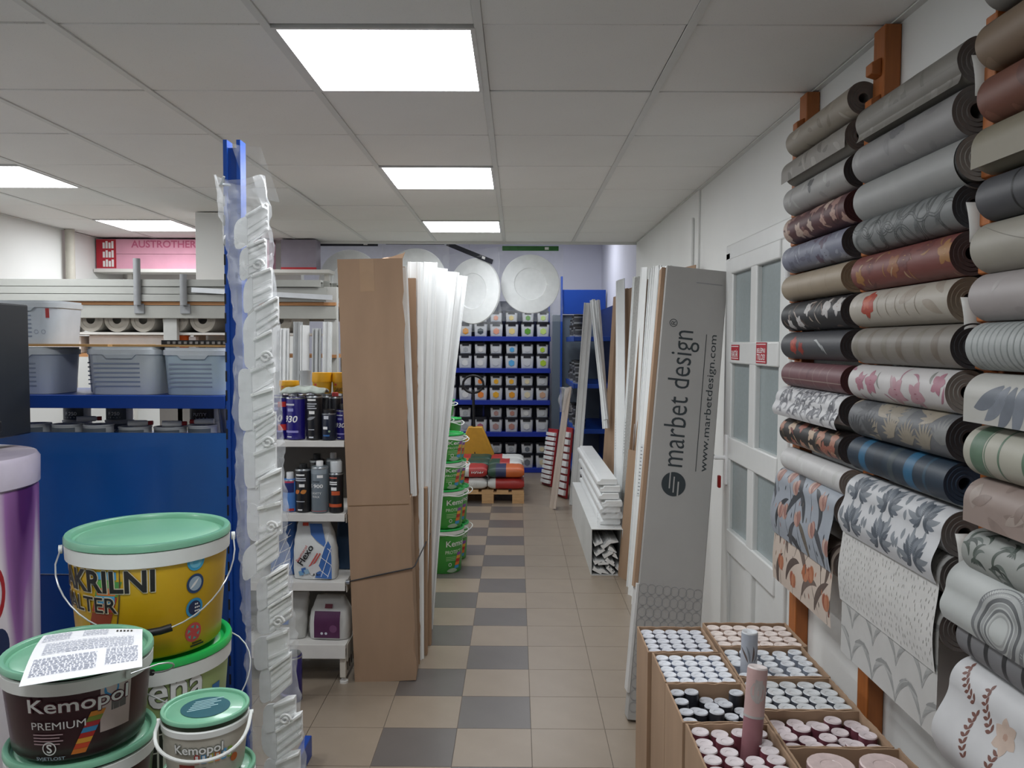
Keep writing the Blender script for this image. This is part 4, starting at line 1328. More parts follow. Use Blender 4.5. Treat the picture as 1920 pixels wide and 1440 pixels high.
# ================================================================== LEFT: PAINT BUCKETS
COLLAR = M('#e3e5e2', .4, noise=.03)
MINT = M('#7ab496', .35, noise=.03, coat=.2)
GREENL = M('#1fb352', .35, noise=.03, coat=.2)
WIRE = M('#c9cbcc', .3, metal=.6)
def bucket(loc, dia, h, body, lid, label, rz=0.0, printfn=None, handle=None, group=None, taper=.9, collar=COLLAR, hook=False):
    t = thing('paint_bucket', label, 'bucket', loc, (0, 0, rz), group=group)
    R = dia / 2
    ht = h - .012
    rt, rb = R * .955, R * .955 * taper
    MB().lathe([(rb * .97, 0), (rb, .006), (rt, ht - .03), (rt, ht - .008)], 48, mat=body).build('bucket_body', parent=t)
    MB().lathe([(rt, ht - .04 * dia / .36), (R * .985, ht - .038 * dia / .36), (R * .992, ht - .006), (rt, ht - .004)], 48, mat=collar, caps=False).build('collar', parent=t)
    e = dia / .36
    MB().lathe([(R * .96, h - .016 * e), (R, h - .015 * e), (R * 1.0, h - .005 * e), (R * .985, h), (R * .93, h), (R * .915, h - .003 * e), (R * .905, h - .013 * e), (R * .87, h - .015 * e), (R * .85, h - .011 * e), (R * .02, h - .012 * e)], 48, mat=lid).build('lid', parent=t, smooth=50)
    def surf(u, v, l):
        rr = (rb + (rt - rb) * min(1, v / max(.001, ht - .03))) + l
        a = u / rt
        return (rr * math.sin(a), -rr * math.cos(a), v)
    if printfn:
        pr = PR(surf)
        pr.R, pr.h = rt, h
        printfn(pr)
        pr.build('printed_label', parent=t, smooth=60)
    if handle:
        hang, side, rw = handle        # how far it droops, rotation of its hinges, wire radius
        pts = []
        z0 = ht - .022 * e
        for k in range(25):
            a = PI * k / 24
            x = -(R * 1.03) * math.cos(a)
            q = math.sin(a)
            y = -(R * 1.045) * (1 - (1 - q) ** 2) ** .5 if q < 1 else -(R * 1.045)
            pts.append((x * (1.0 - .0 * q), y, z0 - hang * q ** 1.3))
        rot = Matrix.Rotation(side, 3, 'Z')
        pts = [rot @ Vector(p_) for p_ in pts]
        hd = MB().tube(pts, rw, 8).build('handle', WIRE if rw < .003 else COLLAR, t)
        if rw < .003:
            MB().tube(pts[10:15], .0075 * e + .001, 10).build('grip', BLACK, hd)
        for sx in (0, -1):
            q_ = Vector(pts[sx])
            MB().lathe([(.010 * e, -.004), (.010 * e, .004)], 12, (q_.x, q_.y, q_.z), axis='X').build('lug', COLLAR, t)
    return t
def arch(pr, s, u, v, w, h, mat, outline=None, shear=0):
    if outline:
        for du, dv in ((-.002, 0), (.002, 0), (0, .002), (0, -.002), (.0015, -.0025)):
            pr.text(s, u + du, v + dv, w, h, outline, shear=shear, up=.0008)
    pr.text(s, u, v, w, h, mat, shear=shear, up=.0018)
KBLK = M('#1c1a1a', .5)
STR = [M(c, .5) for c in ('#b9302a', '#3f8fc4', '#e8b23a', '#c45a2a', '#5d9a46', '#7a2f3a')]
def stripes(pr, u, v, w, n, hh, sh=.01, off=0):
    for k in range(n):
        pr.rect(u + sh * k, v + hh * k, w, hh, STR[(k + off) % len(STR)], 4, 1, shear=sh)
YELLOW = M('#d3a816', .4, noise=.08, scale=4, coat=.15)
def p_krilni(pr):
    h = pr.h
    for k in range(5):
        pr.rect(-.175 + .012 * k, .005 + .036 * k, .055, .034, M(('#7a2a24', '#2f7aa0', '#8c3b24', '#a8402c', '#4f8f4a')[k], .5), 6, 1, shear=.012)
    for k, c in enumerate(('#c4432f', '#4f9fd0', '#e07a3a', '#5aa84f', '#4f9fd0')):
        pr.rect(-.125 + .002 * k, h * .44 + .018 * k, .045, .017, M(c, .5), 4, 1)
    pr.leaf(-.085, .04, .19, .004, 1.35, M('#5a4a22', .5), .25)
    arch(pr, 'AKRILNI', -.238, h * .60, .245, .050, KBLK, M('#d8cfb4', .5))
    arch(pr, 'MALTER', -.258, h * .43, .185, .034, KBLK, M('#d8cfb4', .5))
    for i, (v, c, c2) in enumerate(((.80, '#3fa6cf', '#79c6e0'), (.60, '#26456f', '#9fb3c4'), (.385, '#2f8fc0', '#1f2c50'), (.165, '#c04b4b', '#5aa39c'))):
        pr.disc(.098, h * v, .0225, M(c, .5), 24)
        pr.disc(.098, h * v, .0165, M(c2, .5), 20)
        if i == 3:
            for k in range(6):
                pr.leaf(.098, h * v, .02, .009, k * PI / 3, M('#c04b4b', .5), .9)
        if i == 2:
            for k in range(9):
                pr.disc(.100 + .005 * (k % 3), h * v - .008 + .008 * (k // 3), .0022, WHITE, 8)
        if i == 1:
            pr.leaf(.085, h * v - .01, .03, .006, .7, WHITE, .2)
        if i == 0:
            pr.rect(.090, h * v - .008, .014, .016, M('#5cb8dc', .5), 2, 1)
    pr.rect(.09, h * .035, .04, .004, KBLK, 3, 1); pr.rect(.095, h * .06, .028, .003, KBLK, 3, 1)
    for k in range(8):
        pr.rect(-.01 + .005 * k + (.03), h * .905, .003, .008, KBLK, 1, 1)
    pr.rect(-.03, h * .9, .04, .003, M('#8a8a84', .5), 3, 1); pr.rect(-.03, h * .92, .03, .003, M('#8a8a84', .5), 3, 1)
def p_ena(pr):
    h = pr.h
    arch(pr, 'ena', -.005, h * .60, .125, .055, WHITE, M('#5c5f4f', .5))
    fr = M('#c9c9bd', .5)
    pr.rect(-.02, h * .04, .135, .115, fr, 8, 1)
    pr.rect(-.01, h * .05, .115, .105, M('#20251f', .4), 8, 1)
    for u in (.024, .06):
        pr.rect(u, h * .05, .005 + .004 * (u > .03), .105, fr, 1, 1)
    for v in (.2, .36):
        pr.rect(-.01, h * v, .115, .003, fr, 8, 1)
    pr.rect(.150, h * .3, .03, .09, M('#2c6fae', .5), 4, 1, shear=.0)
    for k in range(8):
        pr.rect(.0 + .004 * k, h * .885, .0025, .010, KBLK)
def p_premium(pr):
    h = pr.h
    pr.rect(.035, h * .25, .06, .085, M('#c9b8b4', .5), 5, 1)
    pr.rect(.055, h * .47, .03, .03, M('#6d6a6a', .5), 3, 1)
    pr.disc(.055, h * .72, .014, M('#3f8fc4', .5))
    arch(pr, 'Kemopol', -.088, h * .52, .175, .034, WHITE, M('#5b2c38', .5))
    arch(pr, 'PREMIUM', -.084, h * .38, .094, .014, WHITE)
    for k, c in enumerate(('#d2742c', '#cf4a2c', '#e0a03a', '#b9302a', '#3f8fc4', '#b5323a', '#7d8f3a', '#d88a30')):
        pr.rect(-.017 + .0045 * k, h * .07 + .0095 * k, .026, .0092, M(c, .5), 3, 1, shear=.0045)
    for k in range(4):
        pr.rect(-.084, h * .31 - .006 * k, .055 - .006 * (k % 2), .0025, M('#b59aa0', .5), 3, 1)
    pr.disc(-.055, h * .16, .013, WHITE, 20, r0=.84)
    pr.text('S', -.060, h * .11, .010, .017, WHITE)
    pr.text('SVJETLOST', -.082, h * .015, .055, .008, M('#aab4c4', .5))
MAROON = M('#371620', .35, noise=.15, scale=5, coat=.2)
def p_small(pr):
    h = pr.h
    arch(pr, 'Kemopol', -.055, h * .46, .085, .022, WHITE, M('#8a8a80', .5))
    for k, c in enumerate(('#b9302a', '#3f8fc4', '#c9c046', '#e07a3a', '#4f9fd0', '#8fae4a')):
        pr.rect(-.02 + .012 * k, h * .34, .009, .02, M(c, .5), 1, 1)
        pr.rect(-.018 + .012 * k, h * .365, .005, .012, WHITE, 1, 1)
    pr.rect(-.05, h * .06, .03, .03, M('#7a2a24', .5), 3, 1); pr.rect(-.02, h * .06, .02, .024, M('#4a4a4a', .5), 3, 1)
    pr.disc(.055, h * .3, .008, M('#b9612a', .5))
KX, KY = -.866, 1.885
OLIVE = M('#a6bb7c', .45, noise=.06, scale=5)
hb_ = .262
bucket((KX, KY, 4 * hb_ + .002), .362, hb_, YELLOW, MINT, 'yellow bucket lettered AKRILNI MALTER with mint lid on top of the stack', .44, p_krilni, (.155, -.05, .0018), 'big stacked buckets')
bucket((KX - .002, KY, 3 * hb_ + .001), .366, hb_, OLIVE, GREENL, 'pale green bucket lettered ena under the yellow bucket', .42, p_ena, (.13, 1.0, .0018), 'big stacked buckets')
bucket((KX, KY - .002, 2 * hb_), .366, hb_, OLIVE, GREENL, 'pale green bucket third from the top under the ena bucket', .40, None, None, 'big stacked buckets')
for k in (1, 0):
    bucket((KX, KY, k * hb_), .366, hb_, OLIVE, GREENL, ('lowest', 'second lowest')[k] + ' pale green bucket in the stack under the yellow bucket', .4, None, None, 'big stacked buckets')
PX, PYY, hp = -.848, 1.535, .168
def p_prem2(pr):
    arch(pr, 'Kemopol', -.088, pr.h * .52, .175, .034, WHITE, M('#5b2c38', .5))
for k in range(7):
    z = 1.158 - hp * (k + 1) - .001 * k
    if z < .0:
        z = 0
    lab = ('dark maroon bucket lettered Kemopol PREMIUM under the printed sheet', 'maroon bucket with mint lid directly under the Kemopol PREMIUM bucket')[k] if k < 2 else 'maroon bucket %s below the Kemopol PREMIUM bucket' % ordn[k - 1]
    if k == 6:
        break
    bucket((PX + (.004 if k == 1 else 0), PYY, z), .268, hp, MAROON, MINT, lab, .50, p_premium if k == 0 else (p_prem2 if k == 1 else None), (.07, 2.2, .0016) if k == 0 else ((.10, 1.0, .0016) if k == 1 else None), 'maroon stacked buckets', taper=.9)
zr = 1.158 - hp * 6 - .005
tag(MB().b2(PX - .14, PX + .14, PYY - .14, PYY + .14, 0, zr).build('closed_carton', CARD, bevel=.003), 'low brown carton under the stack of maroon buckets', 'carton')
QX, QY, hq = -.580, 1.478, .115
bucket((QX, QY, 1.072 - hq), .158, hq, M('#b9b4a8', .4, noise=.12, scale=14), MINT, 'small bucket lettered Kemopol with a round blue label on its mint lid', .36, p_small, (.045, -.12, .0034), 'small stacked buckets')
pr = PR(lambda u, v, l: (QX + u, QY + v, 1.072 - .0045 + l))
pr.disc(0, 0, .044, M('#1f5a66', .4), 32)
for k in range(6):
    pr.rect(-.026, .018 - .008 * k, .052 - .01 * (k % 2), .003, M('#9fc0c4', .5), rot=.5)
o = pr.build('lid_label', smooth=0)
tag(o, 'round dark teal label stuck on the mint lid of the small bucket', 'label')
nq = 0
zq = 1.072 - hq
while zq > .13:
    zq -= .128
    nq += 1
    bucket((QX + .004, QY + .004, zq), .168, .127, M('#b9b4a8', .4), MINT, 'pale bucket %s below the small Kemopol bucket' % ordn[min(6, nq - 1)], .3, None, None, 'small stacked buckets')
tag(MB().b2(QX - .085, QX + .085, QY - .085, QY + .085, 0, zq - .001).build('closed_carton', CARD, bevel=.002), 'low brown carton under the stack of small buckets', 'carton')

# printed sheet on the maroon bucket
cl = [Vector(p_) for p_ in ((-.945, 1.585, 1.1625), (-.765, 1.625, 1.1625), (-.668, 1.415, 1.170), (-.850, 1.35, 1.160))]
def sheet_fn(a, b):
    top_, bot = cl[0].lerp(cl[1], a), cl[3].lerp(cl[2], a)
    p_ = top_.lerp(bot, b)
    p_ = p_ + Vector((0, 0, .012 * math.sin(PI * b) + .006 * math.sin(PI * a) * (1 - b) - .0 * b))
    return p_
t = thing('printed_sheet', 'white printed paper sheet lying on the mint lid of the maroon bucket', 'paper', (0, 0, 0))
MB().grid(sheet_fn, 10, 12).build('paper', M('#eeeff3', .6, noise=.02), t, smooth=60)
pr = PR(lambda u, v, l: sheet_fn(u, v) + Vector((0, 0, l + .0006)), .00002)
PT = M('#8d93a6', .7)
rnd = random.Random(5)
for (ua, ub, va, vb, n) in ((.04, .3, .05, .3, 9), (.42, .66, .06, .26, 6), (.1, .92, .36, .6, 10), (.05, .6, .66, .92, 10), (.68, .96, .62, .9, 12)):
    for k in range(n):
        v = va + (vb - va) * k / n
        u = ua
        while u < ub:
            w_ = rnd.uniform(.01, .05)
            pr.rect(u, v, min(w_, ub - u + .001), (vb - va) / n * .4, PT)
            u += w_ + .012
for k in range(5):
    pr.rect(.74 + .035 * k, .10, .02, .06, BLACK)
pr.build('printing', parent=t, smooth=0)

# ================================================================== LEFT: BLUE GONDOLA
GY = 2.50
t = thing('blue_gondola', 'tall blue metal gondola with a slotted upright and glossy blue back panel', 'shelving', (0, 0, 0))
for x in (-.903, -1.86):
    MB().b2(x, x + .012, GY, GY + .05, 0, 2.372).b2(x + .041, x + .053, GY, GY + .05, 0, 2.372).b2(x + .012, x + .041, GY + .012, GY + .05, 0, 2.35).build('upright', M('#12459b', .4), t, smooth=0)
    if x > -1:
        for k in range(34):
            MB().b2(x - .001, x + .004, GY - .0015, GY + .01, .25 + .06 * k, .283 + .06 * k).build('slot', BLACK, t, smooth=0)
PANB = M('#0f5aa8', .28, noise=.25, scale=2.2, coat=.3)
MB().b2(-1.85, -.905, GY + .004, GY + .02, 1.02, 1.468).build('back_panel', PANB, t, smooth=0)
MB().b2(-1.85, -.905, GY + .012, GY + .028, .0, 1.016).build('back_panel', M('#0d3f86', .3, noise=.1, scale=3), t, smooth=0)
MB().b2(-1.85, -.905, GY + .002, GY + .46, 1.555, 1.583).b2(-1.85, -.905, GY - .006, GY + .004, 1.545, 1.586).build('shelf', BLUE, t, bevel=.002)
MB().b2(-1.85, -.905, GY + .022, GY + .46, 1.40, 1.425).build('shelf', BLUE, t, bevel=.002)
for x in (-.890, -1.84):
    MB().b2(x, x + .03, GY + .04, GY + .84, 0, .09).build('foot', BLUE, t, bevel=.004)
# translucent buckets on it
LAV = M('#b4bccb', .35, noise=.04, scale=6, coat=.2)
LAV2 = M('#c3c9cd', .35, noise=.04, scale=6, coat=.2)
def rbucket(x0, x1, yc, z0, h, mat, label, dots=False):
    w = x1 - x0
    t = thing('lidded_tub', label, 'tub', ((x0 + x1) / 2, yc, z0), group='grey translucent tubs on the blue shelf')
    def ring(hw, hd, z):
        c = .045
        pts = []
        for cx, cy, a0 in ((hw - c, -hd + c, -PI / 2), (hw - c, hd - c, 0), (-hw + c, hd - c, PI / 2), (-hw + c, -hd + c, PI)):
            for k in range(5):
                a = a0 + PI / 2 * k / 4
                pts.append((cx + c * math.cos(a), cy + c * math.sin(a), z))
        return pts
    def loft(lv, nm, m_):
        vv, ff = [], []
        for a in lv:
            vv += ring(*a)
        for i in range(len(lv) - 1):
            for k in range(20):
                ff.append((i * 20 + k, i * 20 + (k + 1) % 20, (i + 1) * 20 + (k + 1) % 20, (i + 1) * 20 + k))
        ff += [tuple(range(20))[::-1], tuple((len(lv) - 1) * 20 + k for k in range(20))]
        return MB().add(vv, ff).build(nm, m_, t, smooth=35)
    hw, hd = w / 2, .10
    loft([(hw * .91, hd * .9, 0), (hw * .97, hd * .96, h * .86)], 'tub_body', mat)
    loft([(hw, hd, h * .84), (hw, hd, h * .95), (hw * .97, hd * .97, h * .955), (hw * .97, hd * .97, h)], 'lid', M('#c6cbd0', .35))
    MB().prism([(-w * .22, h * .84), (-w * .17, h * .76), (w * .17, h * .76), (w * .22, h * .84)], 0, .006, None, lambda a, b, c: (a, -hd - c + .003, b)).build('clip', M('#bcc3c9', .35), t, smooth=0)
    pr = PR(lambda u, v, l: (u, -hd * (.9 + .06 * v / (h * .86)) - l - .001, v), .00003)
    for k in range(6):
        pr.rect(-w * .36, h * (.16 + .095 * k), w * (.62 if not dots else .52), .0045, M('#8b95a8', .5))
    if dots:
        pr.disc(w * .32, h * .28, .007, M('#8b95a8', .5), 12, r0=.8); pr.disc(w * .22, h * .28, .007, M('#8b95a8', .5), 12, r0=.8)
        pr.rect(w * .36, h * .60, .012, .03, M('#b23a3a', .5))
    pr.build('printed_lines', parent=t, smooth=0)
rbucket(-1.72, -1.475, 2.66, 1.584, .150, LAV, 'lavender lidded tub on the blue shelf beside the black cabinet')
rbucket(-1.46, -1.33, 2.80, 1.584, .150, LAV, 'narrow lavender lidded tub set back between two tubs')
rbucket(-1.38, -1.142, 2.655, 1.584, .152, LAV2, 'grey lidded tub in the middle of the blue shelf')
rbucket(-1.135, -.915, 2.65, 1.584, .150, M('#aebfc9', .35, coat=.2), 'bluish grey lidded tub beside the blue upright')
tag(MB().b2(-1.72, -1.30, 2.56, 2.90, 1.7365, 1.744, M('#b98f58', .7)).build('plywood_sheet', smooth=0), 'thin plywood sheet lying on the lavender tubs', 'board')
tag(MB().b2(-1.29, -.93, 2.57, 2.90, 1.737, 1.743, M('#a5814f', .7)).build('plywood_sheet', smooth=0), 'thin plywood sheet lying on the grey tubs', 'board')
tg2 = MB().b2(-1.14, -.91, 2.585, 2.88, 1.7435, 1.758, BLACK)
for k in range(12):
    tg2.b2(-1.12 + .018 * k, -1.112 + .018 * k, 2.582, 2.586, 1.746, 1.754, M('#8a8a8a', .5))
tag(tg2.build('black_tray', smooth=0), 'flat black ridged tray lying on plywood beside the blue upright', 'tray')
rbucket(-1.70, -1.465, 2.66, 1.7445, .138, M('#c9d0d8', .35, coat=.2), 'pale lidded tub stacked on plywood, highest on the blue shelf', True)
# tins behind the panel edge
TINB = M('#c9cccd', .4)
TLAB = M('#6f7880', .45)
def filler_tin(x, y, z, r, h, label, txt, lab=TLAB):
    t = thing('filler_tin', label, 'tin', (x, y, z), group='filler tins under the blue shelf')
    MB().lathe([(r, 0), (r, h * .9), (r * 1.03, h * .92), (r * 1.03, h), (r * .9, h), (r * .88, h * .95), (r * .05, h * .95)], 24, mat=TINB).build('tin_body', parent=t)
    pr = PR(lambda u, v, l: ((r + l) * math.sin(u / r), -(r + l) * math.cos(u / r), v))
    pr.rect(-r * .95, h * .05, r * 1.9, h * .78, lab, 10, 1)
    pr.text(txt, -r * .45, h * .32, r * .9, h * .22, WHITE)
    pr.rect(-r * .5, h * .16, r, h * .06, M('#b9bec2', .5), 4, 1)
    pr.build('label_wrap', parent=t, smooth=60)
tz = 1.4255
for i, (x, y, r, h, tx, lab) in enumerate((
    (-1.57, 2.62, .045, .06, 'F 250', 'silver F 250 tin at the end of the lower row by the cabinet'), (-1.46, 2.61, .045, .06, 'F 250', 'silver F 250 tin second in the lower row'),
    (-1.355, 2.60, .045, .06, 'F 250', 'silver F 250 tin third in the lower row'), (-1.245, 2.62, .05, .052, 'PUTTY', 'flat putty tin with a white tube on it, middle of the row'),
    (-1.13, 2.62, .05, .052, 'PUTTY', 'flat putty tin with a red capped tube on it'), (-1.025, 2.62, .045, .058, 'PUTTY', 'dark putty tin at the end of the row by the upright'))):
    filler_tin(x, y, tz, r, h, lab, tx)
filler_tin(-1.50, 2.74, tz, .045, .06, 'lower silver tin standing in the second row', 'F 250')
filler_tin(-1.50, 2.74, tz + .0605, .042, .055, 'upper silver F 250 tin with dark label stacked in the second row', 'F 250', M('#3f474e', .45))
filler_tin(-1.36, 2.75, tz, .045, .06, 'lower silver tin in the second row beside the stacked tin', 'F 250')
filler_tin(-1.36, 2.75, tz + .0605, .042, .055, 'second upper silver F 250 tin stacked in the back row', 'F 250', M('#4d555c', .45))
filler_tin(-1.07, 2.76, tz, .05, .06, 'lower dark putty tin at the back near the upright', 'PUTTY')
filler_tin(-1.07, 2.76, tz + .0605, .05, .05, 'upper black putty tin stacked near the upright', 'PUTTY', M('#2a2728', .45))
REDC = M('#a82a2c', .5)
for i, (x, y, a, z, lab) in enumerate(((-1.225, 2.61, .2, .053, 'white hardener tube with red cap lying on the flat putty tin'), (-1.11, 2.60, .15, .053, 'white hardener tube lying on the red capped tin'),
                                       (-1.02, 2.61, 3.3, .059, 'white hardener tube lying on the dark putty tin'), (-1.42, 2.66, .5, .061, 'white hardener tube lying on the silver tins'))):
    t = thing('hardener_tube', lab, 'tube', (x, y, tz + z + .010), (0, 0, a), group='hardener tubes on the tins')
    MB().lathe([(.0095, -.035), (.0095, .0), (.009, .02), (.006, .026)], 14, axis='X', mat=WHITE).build('tube_body', parent=t)
    MB().lathe([(.007, .026), (.007, .040)], 12, axis='X', mat=REDC).build('cap', parent=t)
mb = MB()
mb.grid(lambda a, b: (-1.005 + .05 * a + .012 * b, 2.70 + .010 * math.sin(9 * a), 1.54 - .11 * b), 10, 4)
tag(mb.build('white_cloth', M('#d5d4cf', .9), smooth=60, solid=.004), 'white cloth hanging under the blue shelf near the upright', 'cloth')
tag(MB().b2(-.965, -.915, 2.68, 2.74, tz, 1.515, M('#cdbf98', .6)).b2(-.9655, -.9145, 2.6795, 2.7405, tz, 1.465, M('#c9ccd2', .5)).build('cream_box', bevel=.002), 'small cream and white box beside the blue upright', 'box')

# ---- black cabinet and white-purple machine at the picture edge
t = thing('machine', 'rounded white and purple machine with a yellow warning sticker at the picture edge', 'machine', (-1.545, 2.07, 0))
mr = .265
WPL = bpy.data.materials.new('purple_sweep_print')
WPL.use_nodes = True
nt = WPL.node_tree
bs = nt.nodes['Principled BSDF']
bs.inputs['Roughness'].default_value = .35
tc = nt.nodes.new('ShaderNodeTexCoord'); mp_ = nt.nodes.new('ShaderNodeMapping'); nz = nt.nodes.new('ShaderNodeTexNoise'); rp = nt.nodes.new('ShaderNodeValToRGB')
mp_.inputs['Scale'].default_value = (7, 7, 1.3)
mp_.inputs['Rotation'].default_value = (.12, .16, 0)
nz.inputs['Scale'].default_value = 1.0
nz.inputs['Detail'].default_value = 1.5
nt.links.new(tc.outputs['Object'], mp_.inputs[0]); nt.links.new(mp_.outputs[0], nz.inputs['Vector']); nt.links.new(nz.outputs['Fac'], rp.inputs[0])
rp.color_ramp.elements[0].position = .36; rp.color_ramp.elements[0].color = lin('#4d1f5c')
rp.color_ramp.elements[1].position = .56; rp.color_ramp.elements[1].color = lin('#ddd5de')
e_ = rp.color_ramp.elements.new(.47); e_.color = lin('#94639f')
nt.links.new(rp.outputs[0], bs.inputs['Base Color'])
PURP = [M(c, .35, coat=.3, noise=.1) for c in ('#5d2a6e', '#7d4a92', '#9a72ab', '#43194f', '#b79cc4')]
MB().lathe([(mr * .93, 0), (mr * .95, .03), (mr, 1.36), (mr * .99, 1.37)], 56, mat=WPL).build('housing', parent=t)
MB().lathe([(mr * .99, 1.37), (mr * 1.015, 1.375), (mr * 1.02, 1.44), (mr * .99, 1.452), (mr * .02, 1.455)], 56, mat=M('#c9bfd0', .3, coat=.3)).build('rim', parent=t)
pr = PR(lambda u, v, l: ((mr * (.95 + .05 * min(1, v / 1.36)) + l) * math.sin(u / mr), -(mr * (.95 + .05 * min(1, v / 1.36)) + l) * math.cos(u / mr), v))
rnd = random.Random(8)
pr.disc(.315, 1.12, .035, M('#a8222c', .4), 24, ry=.075, r0=.72)
pr.disc(.33, .98, .03, M('#22305a', .4), 20, ry=.05)
pr.disc(.085, 1.30, .050, M('#3a341c', .4), 28, ry=.062)
pr.disc(.085, 1.30, .047, M('#d8b81e', .4), 28, ry=.059)
pr.add([pr.mp(.085 + a, 1.335 + b, .0032) for a, b in ((-.016, -.012), (.016, -.012), (0, .014))], [(0, 1, 2)], BLACK)
for k in range(5):
    pr.rect(.055, 1.302 - .011 * k, .058 - .008 * (k % 2), .004, M('#5a5020', .5), 4, 1)
pr.build('decor_print', parent=t, smooth=60)
t = thing('black_cabinet', 'black cabinet with a recessed grip standing on the white-purple machine', 'cabinet', (-1.405, 2.10, 1.4565))
MB().b2(-.36, 0, -.10, .22, .03, .40).build('cabinet_body', M('#20242a', .45, noise=.05), t, bevel=.004)
MB().b2(-.030, -.018, -.106, -.10, .10, .27).build('grip_frame', M('#15171b', .5), t, bevel=.002)
for k in range(8):
    MB().b2(-.33, .03, -.16 + .012 * k, -.154 + .012 * k, .0, .03).build('grille_bar', BLACK, t, smooth=0)
t = thing('power_cable', 'thin black power cable beside the black cabinet', 'cable', (0, 0, 0))
MB().tube([(-1.405, 2.12, 1.73), (-1.383, 2.12, 1.70), (-1.378, 2.12, 1.66), (-1.397, 2.12, 1.645), (-1.383, 2.12, 1.61), (-1.376, 2.12, 1.53), (-1.383, 2.12, 1.458)], .003, 8).build('cord', BLACK, t)
MB().b2(-1.385, -1.367, 2.11, 2.13, 1.51, 1.54).build('plug', BLACK, t, bevel=.003)

# ================================================================== CLEAR HANGING STRIP OF FOAM CORNERS ON THE UPRIGHT
t = thing('bagged_foam_corners', 'long clear bag of white foam corner pieces hanging from the blue upright', 'bagged foam pieces', (0, 0, 0))
SYD = 2.40
def sx_(q):   # q 0..1 top to bottom: centre x and half width, from photo columns
    y = 335 + (1475 - 335) * q
    pts = [(335, 447, 46), (400, 462, 46), (480, 468, 42), (560, 478, 42), (640, 484, 42), (720, 482, 44), (820, 486, 44), (920, 490, 46), (1040, 495, 47), (1160, 505, 48), (1280, 512, 48), (1380, 520, 50), (1500, 528, 52)]
    for a, b in zip(pts, pts[1:]):
        if a[0] <= y <= b[0]:
            f_ = (y - a[0]) / (b[0] - a[0])
            return y, a[1] + (b[1] - a[1]) * f_, a[2] + (b[2] - a[2]) * f_
    return y, 528, 52
rnd = random.Random(21)
wob = {}
def bagfn(a, b):
    y, cx, hw = sx_(b)
    ang = 2 * PI * a
    key = (round((a % 1) * 24), round(b * 90))
    if key not in wob:
        wob[key] = rnd.uniform(-1, 1)
    wv = wob[key]
    c = at(cx, y, SYD)
    r_ = hw / FPX * SYD
    rr = 1 + .09 * wv + .05 * math.sin(b * 60 + 3 * ang)
    return (c.x + r_ * math.cos(ang) * rr, SYD + .038 * math.sin(ang) * (1 + .2 * wv), c.z + .012 * math.cos(2 * ang + b * 40))
mb = MB()
mb.grid(bagfn, 24, 90)
mb.build('clear_bag', FILM_THICK, t, smooth=22)
FOAMB = M('#f7f8f8', .45, noise=.02, coat=.2)
q = .085
i = 0
while q < .995:
    y, cx_, hw = sx_(q)
    c = at(cx_ - 6 + rnd.uniform(-8, 8), y, SYD - .012)
    til = rnd.uniform(.30, .78)
    ltil = rnd.uniform(-.1, .7)
    yaw_ = rnd.uniform(.02, .35)
    w_ = hw / FPX * SYD * rnd.uniform(.80, 1.0)
    lw = w_ * rnd.uniform(.7, 1.0)
    hh = rnd.uniform(.046, .060)
    def loc_(a, b, c_, cc=c, til=til, ltil=ltil, yaw_=yaw_):
        if a < 0:
            return (cc.x + a * .85, cc.y + c_ * .9 - a * .55, cc.z + b + a * ltil)
        return (cc.x + a * .95, cc.y + c_ + a * yaw_, cc.z + b + a * til)
    MB().prism([(0, -hh), (w_, -hh * .9), (w_, hh * .8), (w_ * .6, hh), (0, hh * .9)], -.010, .0, None, loc_).build('foam_corner', FOAMB, t, bevel=.002)
    MB().prism([(-.0005 - lw * .5 + lw * .5 * math.cos(k * PI / 9 + PI / 2) , hh * .95 * math.copysign(abs(math.sin(k * PI / 9 + PI / 2)) ** .5, math.sin(k * PI / 9 + PI / 2))) for k in range(10)] + [(-.0005, -hh * .9), (-.0005, hh * .9)], -.010, .0, None, loc_).build('foam_corner', FOAM, t, smooth=30)
    nb = rnd.choice((2, 3, 3, 4))
    for r_ in range(nb):
        b0 = -hh * .85 + r_ * hh * .42
        MB().prism([(.003, b0), (w_ * .98, b0), (w_ * .98, b0 + hh * .18), (.003, b0 + hh * .18)], -.012 - .004 * (r_ % 2) - rnd.uniform(0, .006), -.0095, None, loc_).build('foam_rib', FOAMB, t, bevel=.0015)
    MB().prism([(.0, hh * .74), (w_, hh * .62), (w_, hh * .82), (.0, hh * .92)], -.026, -.0095, None, loc_).build('foam_rib', FOAMB, t, bevel=.002)
    if i % 3 == 1:
        c2 = at(cx_ + hw * .35, y + 6, SYD - .03)
        MB().tube([(c2.x + .018 * math.cos(a_ * .5) * (1 - a_ * .045), c2.y, c2.z + .018 * math.sin(a_ * .5) * (1 - a_ * .045)) for a_ in range(18)], .004, 6).build('foam_scroll', FOAMB, t)
    q += rnd.uniform(.040, .058)
    i += 1
mb = MB()
mb.grid(lambda a, b: Vector(at(432 + 60 * a + 30 * b, 268 + 100 * b + 10 * a, SYD + .02)) + Vector((0, .015 * math.sin(5 * a + 3 * b), 0)), 6, 6)
mb.build('bag_flap', FILM, t, smooth=60)
MB().tube([(-.877, GY - .02, 2.23), (-.877, GY - .09, 2.22), (-.865, GY - .10, 2.24)], .004, 8).build('hook', STEEL, t)

